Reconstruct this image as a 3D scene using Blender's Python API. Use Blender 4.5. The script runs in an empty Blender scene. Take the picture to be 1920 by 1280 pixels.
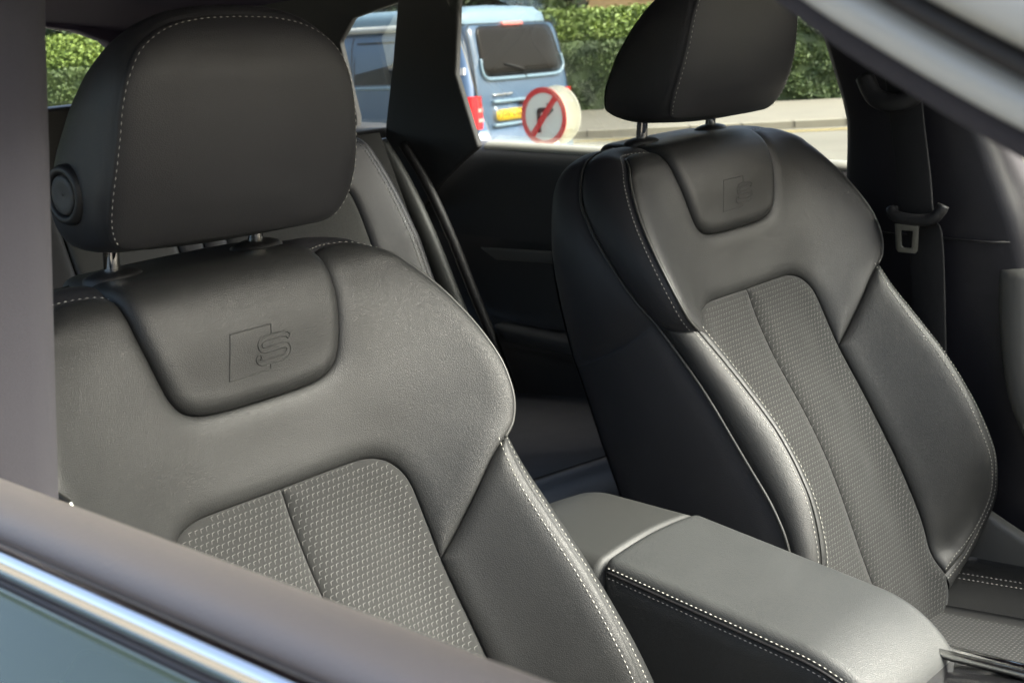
import bpy, bmesh, math, random
import numpy as np
from mathutils import Vector, Matrix
from mathutils.geometry import delaunay_2d_cdt

random.seed(4)
rng = np.random.default_rng(4)
scene = bpy.context.scene
COL = scene.collection
ZS = 1.253                      # height of the head-restraint posts' foot above the ground under the car
UP = np.array([0, 0, ZS])

# ------------------------------------------------------------------ camera
CAM = np.array([0.98267557, -0.6424827, 0.21739692])
YAW, PITCH, ROLL, FPX = math.radians(43.49742), math.radians(14.78291), math.radians(-2.99362), 2573.37

def cam_axes(yaw, pitch, roll):
    cy, sy, cp, sp = math.cos(yaw), math.sin(yaw), math.cos(pitch), math.sin(pitch)
    f = np.array([-sy * cp, cy * cp, -sp]); r = np.array([cy, sy, 0.0]); u = np.cross(r, f)
    cr, sr = math.cos(roll), math.sin(roll)
    return cr * r + sr * u, -sr * r + cr * u, f

cr_, cu_, cf_ = cam_axes(YAW, PITCH, ROLL)
cam_data = bpy.data.cameras.new('camera'); cam = bpy.data.objects.new('camera', cam_data); COL.objects.link(cam)
cam.matrix_world = Matrix([[cr_[i], cu_[i], -cf_[i], (CAM + UP)[i]] for i in range(3)] + [[0, 0, 0, 1]])
cam_data.sensor_width = 36.0; cam_data.lens = 36.0 * FPX / 1920.0
cam_data.clip_start = 0.01; cam_data.clip_end = 3000
cam_data.dof.use_dof = True; cam_data.dof.focus_distance = 1.33; cam_data.dof.aperture_fstop = 19.0
scene.camera = cam

# ------------------------------------------------------------------ light
SUN_EL, SUN_AZ = math.radians(45), math.radians(28)      # azimuth measured from the car's nose (+X) towards +Y
world = bpy.data.worlds.new('World'); scene.world = world; world.use_nodes = True
wn = world.node_tree.nodes; wl = world.node_tree.links
sky = wn.new('ShaderNodeTexSky'); sky.sky_type = 'NISHITA'; sky.sun_disc = False
sky.sun_elevation = SUN_EL; sky.sun_rotation = math.radians(90) - SUN_AZ
sky.air_density = 1.0; sky.dust_density = 7.0; sky.ozone_density = 0.6
wn['Background'].inputs['Strength'].default_value = 0.10
wl.new(sky.outputs[0], wn['Background'].inputs['Color'])
sl = bpy.data.lights.new('sun', 'SUN'); sl.energy = 2.5; sl.angle = math.radians(32); sl.color = (1.0, 0.985, 0.95)
sun = bpy.data.objects.new('sun', sl); COL.objects.link(sun)
sd = Vector((math.cos(SUN_EL) * math.cos(SUN_AZ), math.cos(SUN_EL) * math.sin(SUN_AZ), math.sin(SUN_EL)))
sun.rotation_euler = sd.to_track_quat('Z', 'Y').to_euler(); sun.location = (6, 0, 8)
vs = scene.view_settings
vs.view_transform = 'Standard'; vs.look = 'None'; vs.gamma = 1.0; vs.exposure = 2.55; vs.use_curve_mapping = False
scene.cycles.max_bounces = 8; scene.cycles.diffuse_bounces = 4; scene.cycles.transparent_max_bounces = 12
scene.cycles.use_denoising = True; scene.cycles.sample_clamp_indirect = 8.0

# ------------------------------------------------------------------ materials
def new_mat(name):
    m = bpy.data.materials.new(name); m.use_nodes = True
    return m, m.node_tree.nodes, m.node_tree.links, m.node_tree.nodes['Principled BSDF']

def plain(name, col, rough=0.5, metal=0.0, spec=0.5, noise=0.0, nscale=40.0, bump=0.0, bscale=400.0, coat=0.0, sheen=0.0, bdist=0.001):
    m, n, l, b = new_mat(name)
    c = (*col, 1)
    b.inputs['Base Color'].default_value = c
    b.inputs['Roughness'].default_value = rough; b.inputs['Metallic'].default_value = metal
    b.inputs['Specular IOR Level'].default_value = spec
    if coat: b.inputs['Coat Weight'].default_value = coat; b.inputs['Coat Roughness'].default_value = 0.04
    if sheen: b.inputs['Sheen Weight'].default_value = sheen; b.inputs['Sheen Roughness'].default_value = 0.4
    tc = n.new('ShaderNodeTexCoord')
    if noise:
        t = n.new('ShaderNodeTexNoise'); t.inputs['Scale'].default_value = nscale; t.inputs['Detail'].default_value = 5
        l.new(tc.outputs['Object'], t.inputs['Vector'])
        r = n.new('ShaderNodeMix'); r.data_type = 'RGBA'
        r.inputs[6].default_value = tuple(max(0, x * (1 - noise)) for x in col) + (1,)
        r.inputs[7].default_value = tuple(x * (1 + noise) for x in col) + (1,)
        l.new(t.outputs['Fac'], r.inputs[0]); l.new(r.outputs[2], b.inputs['Base Color'])
    if bump:
        t2 = n.new('ShaderNodeTexNoise'); t2.inputs['Scale'].default_value = bscale; t2.inputs['Detail'].default_value = 3
        l.new(tc.outputs['Object'], t2.inputs['Vector'])
        bp = n.new('ShaderNodeBump'); bp.inputs['Strength'].default_value = bump; bp.inputs['Distance'].default_value = bdist
        l.new(t2.outputs['Fac'], bp.inputs['Height']); l.new(bp.outputs['Normal'], b.inputs['Normal'])
    return m

def leather(name, col, rough=0.42, grain=0.4, spec=0.5):
    """Pebbled leather: cell grain, soft creases, roughness that wanders a little."""
    m, n, l, b = new_mat(name)
    b.inputs['Specular IOR Level'].default_value = spec
    tc = n.new('ShaderNodeTexCoord')
    vo = n.new('ShaderNodeTexVoronoi'); vo.feature = 'DISTANCE_TO_EDGE'; vo.inputs['Scale'].default_value = 640
    nz = n.new('ShaderNodeTexNoise'); nz.inputs['Scale'].default_value = 300; nz.inputs['Detail'].default_value = 2
    mp = n.new('ShaderNodeVectorMath'); mp.operation = 'MULTIPLY_ADD'
    mp.inputs[1].default_value = (0.0012, 0.0012, 0.0012)
    l.new(tc.outputs['Object'], nz.inputs['Vector']); l.new(nz.outputs['Color'], mp.inputs[0]); l.new(tc.outputs['Object'], mp.inputs[2])
    l.new(mp.outputs[0], vo.inputs['Vector'])
    mr = n.new('ShaderNodeMapRange'); mr.inputs['From Max'].default_value = 0.22
    l.new(vo.outputs['Distance'], mr.inputs['Value'])
    big = n.new('ShaderNodeTexNoise'); big.inputs['Scale'].default_value = 26; big.inputs['Detail'].default_value = 4
    l.new(tc.outputs['Object'], big.inputs['Vector'])
    bp = n.new('ShaderNodeBump'); bp.inputs['Strength'].default_value = grain; bp.inputs['Distance'].default_value = 0.00035
    l.new(mr.outputs[0], bp.inputs['Height'])
    bp2 = n.new('ShaderNodeBump'); bp2.inputs['Strength'].default_value = 0.10; bp2.inputs['Distance'].default_value = 0.003
    l.new(big.outputs['Fac'], bp2.inputs['Height']); l.new(bp.outputs['Normal'], bp2.inputs['Normal'])
    l.new(bp2.outputs['Normal'], b.inputs['Normal'])
    r2 = n.new('ShaderNodeMapRange'); r2.inputs['To Min'].default_value = rough - 0.05; r2.inputs['To Max'].default_value = rough + 0.06
    l.new(big.outputs['Fac'], r2.inputs['Value']); l.new(r2.outputs[0], b.inputs['Roughness'])
    cm = n.new('ShaderNodeMix'); cm.data_type = 'RGBA'
    cm.inputs[6].default_value = tuple(x * 0.9 for x in col) + (1,); cm.inputs[7].default_value = tuple(x * 1.1 for x in col) + (1,)
    l.new(big.outputs['Fac'], cm.inputs[0]); l.new(cm.outputs[2], b.inputs['Base Color'])
    return m

def glass(name, tint, refl=0.9):
    m, n, l, b = new_mat(name)
    n.remove(b)
    tr = n.new('ShaderNodeBsdfTransparent'); tr.inputs[0].default_value = (*tint, 1)
    gl = n.new('ShaderNodeBsdfGlossy'); gl.inputs['Roughness'].default_value = 0.02
    fr = n.new('ShaderNodeFresnel'); fr.inputs['IOR'].default_value = 1.45
    mu = n.new('ShaderNodeMath'); mu.operation = 'MULTIPLY'; mu.inputs[1].default_value = refl
    mx = n.new('ShaderNodeMixShader')
    l.new(fr.outputs[0], mu.inputs[0]); l.new(mu.outputs[0], mx.inputs[0]); l.new(tr.outputs[0], mx.inputs[1]); l.new(gl.outputs[0], mx.inputs[2])
    l.new(mx.outputs[0], n['Material Output'].inputs[0])
    return m

M = {}
M['leather'] = leather('black_leather', (0.0208, 0.0212, 0.0210), 0.46)
M['leather_smooth'] = leather('black_leather_smooth', (0.030, 0.030, 0.033), 0.47, 0.25)
M['leather_arm'] = leather('armrest_leather', (0.036, 0.038, 0.038), 0.47, 0.45, 0.55)
M['fabric'] = plain('grey_fabric', (0.0150, 0.0153, 0.0150), 0.9, noise=0.4, nscale=900, bump=0.5, bscale=1500, sheen=0.3, bdist=0.0004)
M['tick'] = plain('silver_weave_thread', (0.115, 0.115, 0.11), 0.6)
M['thread'] = plain('pale_stitch_thread', (0.42, 0.41, 0.37), 0.6)
M['piping'] = plain('black_piping', (0.045, 0.045, 0.042), 0.38)
M['chrome'] = plain('polished_chrome', (0.85, 0.84, 0.82), 0.06, metal=1.0)
M['satin'] = plain('satin_metal', (0.62, 0.62, 0.60), 0.25, metal=1.0)
M['black_plastic'] = plain('black_plastic', (0.016, 0.016, 0.017), 0.5, bump=0.15, bscale=900)
M['dark_trim'] = plain('dark_door_trim', (0.048, 0.048, 0.048), 0.55, bump=0.2, bscale=700)
M['grey_plastic'] = plain('grey_plastic', (0.11, 0.108, 0.098), 0.5, bump=0.1, bscale=700)
M['headliner'] = plain('headliner_cloth', (0.085, 0.068, 0.11), 0.95, noise=0.2, nscale=1500, bump=0.3, bscale=1800)  # black cloth lifted and tinted purple to stand in for lens haze
M['pillar_cloth'] = plain('pillar_cloth', (0.036, 0.034, 0.041), 0.92, noise=0.25, nscale=1400, bump=0.4, bscale=1600, bdist=0.0006)
M['sill_trim'] = plain('soft_sill_trim', (0.125, 0.114, 0.106), 0.42, bump=0.25, bscale=900)
M['post_trim'] = plain('belt_post_trim', (0.014, 0.013, 0.017), 0.5, bump=0.2, bscale=700)
M['rubber'] = plain('black_rubber', (0.014, 0.013, 0.014), 0.6)
M['gloss_black'] = plain('gloss_black', (0.01, 0.01, 0.011), 0.12, coat=0.5)
M['paint'] = plain('green_metallic_paint', (0.034, 0.052, 0.040), 0.25, metal=0.1, coat=0.5)
M['satin_grey'] = plain('satin_grey_frame', (0.42, 0.43, 0.41), 0.35, coat=0.3)
M['sill_pale'] = plain('pale_window_sill', (0.42, 0.41, 0.36), 0.5)
M['grey_dark'] = plain('dark_grey_plastic', (0.028, 0.029, 0.028), 0.55, bump=0.25, bscale=900)
M['grey_leather'] = plain('grey_leather', (0.07, 0.07, 0.065), 0.5)
M['fabric_rear'] = plain('rear_grey_fabric', (0.07, 0.07, 0.065), 0.9, noise=0.6, nscale=500)
M['thread_dim'] = plain('grey_stitch_thread', (0.25, 0.24, 0.20), 0.7)
M['belt'] = plain('seat_belt_webbing', (0.008, 0.008, 0.009), 0.8, bump=0.4, bscale=1400)
M['buckle'] = plain('buckle_steel', (0.30, 0.30, 0.28), 0.35, metal=1.0)
M['carpet'] = plain('carpet', (0.012, 0.012, 0.012), 1.0, noise=0.3, nscale=900)
M['glass'] = glass('window_glass', (0.93, 0.96, 0.94), 0.5)
M['windscreen'] = glass('windscreen_glass', (0.95, 0.97, 0.95), 0.5)

# ------------------------------------------------------------------ object helpers
def tag(o, label=None, cat=None, group=None, kind=None):
    if label: o['label'] = label
    if cat: o['category'] = cat
    if group: o['group'] = group
    if kind: o['kind'] = kind
    return o

def empty(name, loc):
    o = bpy.data.objects.new(name, None); COL.objects.link(o); o.location = tuple(np.array(loc) + UP); o.empty_display_size = 0.05
    return o

def root_off(p):
    off = np.zeros(3)
    while p is not None:
        off = off + np.array(p.location); p = p.parent
    return off

def mesh_obj(name, verts, faces, mat, parent=None, smooth=True, raw=False):
    """verts in car coordinates (origin at the near posts' foot); stored relative to the parent."""
    v = np.asarray(verts, float).reshape(-1, 3)
    if not raw: v = v + UP
    v = v - root_off(parent)
    me = bpy.data.meshes.new(name)
    me.from_pydata([tuple(x) for x in v], [], [tuple(int(i) for i in f) for f in faces])
    me.update()
    if smooth: me.polygons.foreach_set('use_smooth', [True] * len(me.polygons))
    if mat is not None: me.materials.append(mat)
    o = bpy.data.objects.new(name, me); COL.objects.link(o)
    if parent is not None: o.parent = parent
    return o

def fix_normals(o):
    bm = bmesh.new(); bm.from_mesh(o.data); bmesh.ops.recalc_face_normals(bm, faces=bm.faces); bm.to_mesh(o.data); bm.free()
    return o

class MB:
    """collects geometry for one mesh object"""
    def __init__(self): self.v = []; self.f = []
    def add(self, v, f):
        o = len(self.v); self.v += [tuple(x) for x in v]; self.f += [tuple(i + o for i in q) for q in f]
    def build(self, name, mat, parent=None, smooth=True, raw=False): return mesh_obj(name, self.v, self.f, mat, parent, smooth, raw)

def catmull(P, n, closed=False):
    P = np.asarray(P, float); m = len(P)
    if closed: idx = lambda i: P[i % m]
    else:
        Pa = np.vstack([2 * P[0] - P[1], P, 2 * P[-1] - P[-2]]); idx = lambda i: Pa[i + 1]
    segs = m if closed else m - 1
    out = []
    for k in range(n):
        t = k / n * segs if closed else k / (n - 1) * segs
        i = min(int(t), segs - 1); t -= i
        p0, p1, p2, p3 = idx(i - 1), idx(i), idx(i + 1), idx(i + 2)
        out.append(0.5 * ((2 * p1) + (-p0 + p2) * t + (2 * p0 - 5 * p1 + 4 * p2 - p3) * t * t + (-p0 + 3 * p1 - 3 * p2 + p3) * t ** 3))
    return np.array(out)

def resample(P, step=None, n=None, closed=False):
    P = np.asarray(P, float)
    if closed: P = np.vstack([P, P[:1]])
    L = np.r_[0, np.cumsum(np.linalg.norm(np.diff(P, axis=0), axis=1))]
    if n is None: n = max(3, int(round(L[-1] / step)) + (0 if closed else 1))
    t = np.linspace(0, L[-1], n, endpoint=not closed)
    return np.stack([np.interp(t, L, P[:, k]) for k in range(P.shape[1])], 1)

def frames(P, closed=False):
    T = np.gradient(P, axis=0)
    if closed: T = np.roll(P, -1, 0) - np.roll(P, 1, 0)
    T /= np.linalg.norm(T, axis=1)[:, None] + 1e-12
    N = np.zeros_like(P); a = np.array([0, 0, 1.0]) if abs(T[0, 2]) < 0.9 else np.array([1.0, 0, 0])
    n = a - T[0] * (a @ T[0]); n /= np.linalg.norm(n)
    for i in range(len(P)):
        n = n - T[i] * (n @ T[i]); n /= np.linalg.norm(n); N[i] = n
    return T, N, np.cross(T, N)

def tube(mb, P, r, k=8, closed=False, cap=True, flat=1.0):
    P = np.asarray(P, float); T, N, B = frames(P, closed); n = len(P); v = []
    for i in range(n):
        ri = r[i] if hasattr(r, '__len__') else r
        for j in range(k):
            a = 2 * math.pi * j / k
            v.append(P[i] + ri * (math.cos(a) * N[i] + flat * math.sin(a) * B[i]))
    f = []
    for i in range(n if closed else n - 1):
        i2 = (i + 1) % n
        for j in range(k): f.append((i * k + j, i * k + (j + 1) % k, i2 * k + (j + 1) % k, i2 * k + j))
    if cap and not closed: f += [tuple(range(k))[::-1], tuple((n - 1) * k + j for j in range(k))]
    mb.add(v, f)

def grid_faces(n, m, close_m=False):
    f = []
    for i in range(n - 1):
        for j in range(m if close_m else m - 1):
            f.append((i * m + j, i * m + (j + 1) % m, (i + 1) * m + (j + 1) % m, (i + 1) * m + j))
    return f

def box(mb, lo, hi):
    (a, b, c), (d, e, g) = lo, hi
    v = [(a, b, c), (d, b, c), (d, e, c), (a, e, c), (a, b, g), (d, b, g), (d, e, g), (a, e, g)]
    mb.add(v, [(0, 3, 2, 1), (4, 5, 6, 7), (0, 1, 5, 4), (1, 2, 6, 5), (2, 3, 7, 6), (3, 0, 4, 7)])

def bevel(o, w=0.004, seg=2):
    bm = bmesh.new(); bm.from_mesh(o.data)
    bmesh.ops.remove_doubles(bm, verts=bm.verts, dist=1e-6)
    bmesh.ops.recalc_face_normals(bm, faces=bm.faces)
    bmesh.ops.bevel(bm, geom=[e for e in bm.edges if len(e.link_faces) == 2 and e.calc_face_angle(0) > 0.5], offset=w, segments=seg, affect='EDGES', profile=0.6, clamp_overlap=True)
    bm.to_mesh(o.data); bm.free()
    o.data.polygons.foreach_set('use_smooth', [True] * len(o.data.polygons))
    return o

def slab(mb, outline, thick, axis=1):
    """closed outline (list of 3-D points, roughly planar) pushed along an axis into a solid"""
    n = len(outline); P = np.asarray(outline, float); d = np.zeros(3); d[axis] = thick
    mb.add(list(P) + list(P + d), [tuple(range(n)), tuple(range(n, 2 * n))[::-1]] + [(i, i + n, (i + 1) % n + n, (i + 1) % n) for i in range(n)])

def dist_to_outline(p, poly):
    a = poly; b = np.roll(poly, -1, 0); ab = b - a; L2 = (ab ** 2).sum(1) + 1e-18
    out = np.empty(len(p))
    for k in range(0, len(p), 2000):
        q = p[k:k + 2000]
        t = np.clip(((q[:, None] - a[None]) * ab[None]).sum(2) / L2[None], 0, 1)
        out[k:k + 2000] = np.sqrt(((q[:, None] - a[None] - t[..., None] * ab[None]) ** 2).sum(2).min(1))
    return out

def inside(p, poly):
    x, y = p[:, 0], p[:, 1]; r = np.zeros(len(p), bool); n = len(poly)
    for i in range(n):
        (x1, y1), (x2, y2) = poly[i], poly[(i + 1) % n]
        if y1 == y2: continue
        c = ((y1 > y) != (y2 > y)) & (x < (x2 - x1) * (y - y1) / (y2 - y1) + x1); r ^= c
    return r

def surf_normal(fmap, us, e=5e-4):
    a = fmap(us + [e, 0]) - fmap(us - [e, 0]); b = fmap(us + [0, e]) - fmap(us - [0, e])
    n = np.cross(a, b); return n / (np.linalg.norm(n, axis=1)[:, None] + 1e-12)

def pillow(d, r, drop):
    x = np.clip(1 - d / r, 0, 1); return drop * (1 - np.sqrt(np.maximum(1 - x * x, 0)))

def panel(name, outline, fmap, to_world, mat, parent, r=0.014, drop=0.007, lift=0.0, step=0.005, rings=(0.0006, 0.0016, 0.0032, 0.0056, 0.009, 0.013), flip=False, extra=None):
    """upholstery panel: a domain outline, laid on the surface fmap, its rim pulled down into the seam"""
    ol = resample(outline, step=0.0035, closed=True)
    area = 0.5 * np.sum(ol[:, 0] * np.roll(ol[:, 1], -1) - np.roll(ol[:, 0], -1) * ol[:, 1])
    if area < 0: ol = ol[::-1]
    t = np.roll(ol, -1, 0) - np.roll(ol, 1, 0); t /= np.linalg.norm(t, axis=1)[:, None] + 1e-12
    nin = np.stack([-t[:, 1], t[:, 0]], 1)
    pts = []
    for q in rings:
        if q > r * 1.2: break
        c = ol + nin * q; c = c[inside(c, ol)]; c = c[dist_to_outline(c, ol) > 0.93 * q]; pts.append(c)
    lo, hi = ol.min(0), ol.max(0)
    gx, gy = np.meshgrid(np.arange(lo[0], hi[0], step), np.arange(lo[1], hi[1], step))
    gx = gx + (np.arange(gx.shape[0]) % 2)[:, None] * step / 2
    g = np.stack([gx.ravel(), gy.ravel()], 1); g = g[inside(g, ol)]
    g = g[dist_to_outline(g, ol) > min(r * 1.05, 0.0155)]
    if len(g): pts.append(g)
    inner = np.vstack(pts)
    allp = np.vstack([ol, inner])
    res = delaunay_2d_cdt([Vector(p) for p in allp], [], [list(range(len(ol)))], 1, 1e-7)
    V = np.array([tuple(p) for p in res[0]]); F = res[2]
    d = dist_to_outline(V, ol)
    N = surf_normal(fmap, V)
    P = fmap(V) + N * (lift - pillow(d, r, drop + lift))[:, None]
    if extra is not None: P = P + N * extra(V, d)[:, None]
    if flip: F = [f[::-1] for f in F]
    return mesh_obj(name, to_world(P), F, mat, parent)

def stitches(mb, P, Nrm, length=0.0042, gap=0.0018, r=0.00055, lift=0.0004):
    """a row of thread dashes along P; Nrm the surface normals"""
    L = np.r_[0, np.cumsum(np.linalg.norm(np.diff(P, axis=0), axis=1))]; tot = L[-1]; s = 0.0
    at = lambda t: np.array([np.interp(t, L, P[:, k]) for k in range(3)])
    nat = lambda t: np.array([np.interp(t, L, Nrm[:, k]) for k in range(3)])
    while s + length < tot:
        a, b = at(s), at(s + length); n = nat(s + length / 2); n /= np.linalg.norm(n) + 1e-9
        d = b - a; dl = np.linalg.norm(d)
        if dl > 1e-6:
            d /= dl; c = np.cross(n, d); a = a + n * lift; b = b + n * lift; m = (a + b) / 2 + n * r * 0.6
            v = [a, m + c * r, m + n * r, m - c * r, b, m - n * r]
            mb.add(v, [(0, 1, 2), (0, 2, 3), (4, 2, 1), (4, 3, 2), (0, 5, 1), (0, 3, 5), (4, 1, 5), (4, 5, 3)])
        s += length + gap

def copy_tree(o, parent=None, skip=()):
    c = o.copy(); COL.objects.link(c)
    if parent is not None: c.parent = parent
    for ch in list(o.children):
        if ch.name.split('.')[0] in skip: continue
        copy_tree(ch, c, skip)
    return c

# ================================================================== front seats
REC = math.radians(24.67)
VD = np.array([-math.sin(REC), 0, math.cos(REC)]); WD = np.array([math.cos(REC), 0, math.sin(REC)]); UD = np.array([0, 1.0, 0])
seat_world = lambda Q: np.atleast_2d(Q)[:, :1] * UD + np.atleast_2d(Q)[:, 1:2] * VD + np.atleast_2d(Q)[:, 2:3] * WD
FAR_OFF = np.array([-0.03095, 0.74, 0.019056])

# edge of the upper cover (shoulder) and ridge of the side bolster, right half: across, along the back, forward
EDGE = np.array([[.1562, -.02, .0422], [.181, -.05, .0529], [.1989, -.08, .0622], [.2107, -.11, .0703], [.2179, -.14, .0778], [.2206, -.17, .0837], [.2169, -.2, .0854], [.2082, -.22, .0819], [.195, -.232, .0785]])
RIDGE = np.array([[.195, -.232, .0785], [.1883, -.27, .0909], [.1865, -.3, .1016], [.1858, -.33, .1122], [.186, -.36, .1224], [.1875, -.4, .1307], [.1901, -.44, .1349], [.1956, -.48, .1325], [.2043, -.52, .124], [.212, -.56, .1], [.195, -.59, .078], [.16, -.612, .066], [.128, -.628, .05]])
ctl = [(0, v, w) for v, w in [(.03, .05), (-.03, .054), (-.06, .056), (-.077, .0545), (-.09, .0505), (-.11, .0425), (-.13, .0365), (-.17, .027), (-.21, .020), (-.25, .0185), (-.29, .021), (-.34, .029), (-.38, .035), (-.42, .039), (-.46, .040), (-.5, .039), (-.54, .037), (-.58, .036), (-.64, .036)]]
for v, w in [(.03, .05), (-.03, .053), (-.07, .055), (-.11, .043), (-.17, .031), (-.22, .022), (-.29, .024), (-.38, .037), (-.46, .041), (-.54, .039), (-.62, .037)]: ctl += [(.06, v, w), (-.06, v, w)]
_rowa = catmull([(-.26, .026), (-.31, .030), (-.38, .041), (-.46, .045), (-.54, .043), (-.62, .041), (-.68, .041)], 16)
_rowb = catmull([(-.305, .066), (-.35, .079), (-.40, .088), (-.46, .091), (-.52, .083), (-.57, .067), (-.605, .052)], 12)
for v, w in [(.03, .045), (-.03, .050), (-.07, .054), (-.11, .049), (-.16, .042), (-.22, .028)] + [tuple(p) for p in _rowa]: ctl += [(.115, v, w), (-.115, v, w)]
for e in EDGE: ctl += [(e[0], e[1], e[2] + .006), (-e[0], e[1], e[2] + .006)]
for e in RIDGE[1:]: ctl += [(e[0], e[1], e[2] + .005), (-e[0], e[1], e[2] + .005)]
for v, w in [tuple(p) for p in _rowb]: ctl += [(.152, v, w), (-.152, v, w)]
ctl = np.array(ctl)
def _tps(p, q):
    r2 = ((p[:, None, :2] - q[None, :, :2]) ** 2).sum(2); return 0.5 * r2 * np.log(r2 + 1e-20)
_n = len(ctl); _P = np.c_[np.ones(_n), ctl[:, :2]]
_sol = np.linalg.solve(np.block([[_tps(ctl, ctl) + np.eye(_n) * 2e-4, _P], [_P.T, np.zeros((3, 3))]]), np.r_[ctl[:, 2], 0, 0, 0])
def back_w(u, v):
    q = np.c_[u, v]; out = np.empty(len(q))
    for k in range(0, len(q), 4000): out[k:k + 4000] = _tps(q[k:k + 4000], ctl) @ _sol[:_n] + _sol[_n] + q[k:k + 4000] @ _sol[_n + 1:]
    return out
S0, SR, SA = -.052, .04, math.radians(68)
def back_map(us):
    us = np.atleast_2d(us); u, s = us[:, 0], us[:, 1]
    th = np.clip((s - S0) / SR, 0, SA); ex = np.maximum(s - S0 - SR * SA, 0)
    v = np.minimum(s, S0) + SR * np.sin(th) + ex * math.cos(SA)
    w = back_w(u, np.minimum(s, S0)) - SR * (1 - np.cos(th)) - ex * math.sin(SA)
    return np.c_[u, v, w]
DROP = 0.007
def seam_pt(us, drop=DROP):
    us = np.atleast_2d(np.asarray(us, float)); return back_map(us) - surf_normal(back_map, us) * drop

mir = lambda P: np.asarray(P, float) * ([-1, 1] if np.asarray(P).shape[1] == 2 else [-1, 1, 1])
def sym(half):                     # half outline from centre to centre, right side -> closed loop
    h = np.asarray(half, float); m = mir(h)[::-1]
    return np.vstack([h, m[1:-1]])
PAD_H = catmull([(.1, -.022), (.1, -.04), (.098, -.063), (.0935, -.085), (.0885, -.103), (.082, -.118), (.072, -.1275), (.056, -.1325), (.03, -.1345), (0, -.1348)], 60)
LOBE = catmull([(.1, -.022), (.1045, -.0125), (.114, -.0065), (.127, -.0035), (.14, -.005), (.15, -.0115), (.1562, -.0205)], 24)
EDGE_C = catmull(EDGE[:, :2], 60)
CREASE = catmull([(.195, -.232), (.184, -.2405), (.172, -.252), (.152, -.2755), (.133, -.298), (.1185, -.3135)], 30)
INS_TOP = catmull([(0, -.208), (.04, -.2078), (.075, -.2082), (.09, -.2098), (.103, -.2145), (.1125, -.2225), (.1185, -.234), (.121, -.25), (.1203, -.28), (.1185, -.3135)], 70)
INS_LOW = catmull([(.1185, -.3135), (.1172, -.36), (.118, -.42), (.122, -.5), (.127, -.58), (.128, -.628)], 60)
INS_BOT = catmull([(.128, -.628), (.124, -.66), (.1, -.684), (.05, -.69), (0, -.69)], 20)
RIDGE_C = catmull(RIDGE[:, :2], 110)

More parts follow.
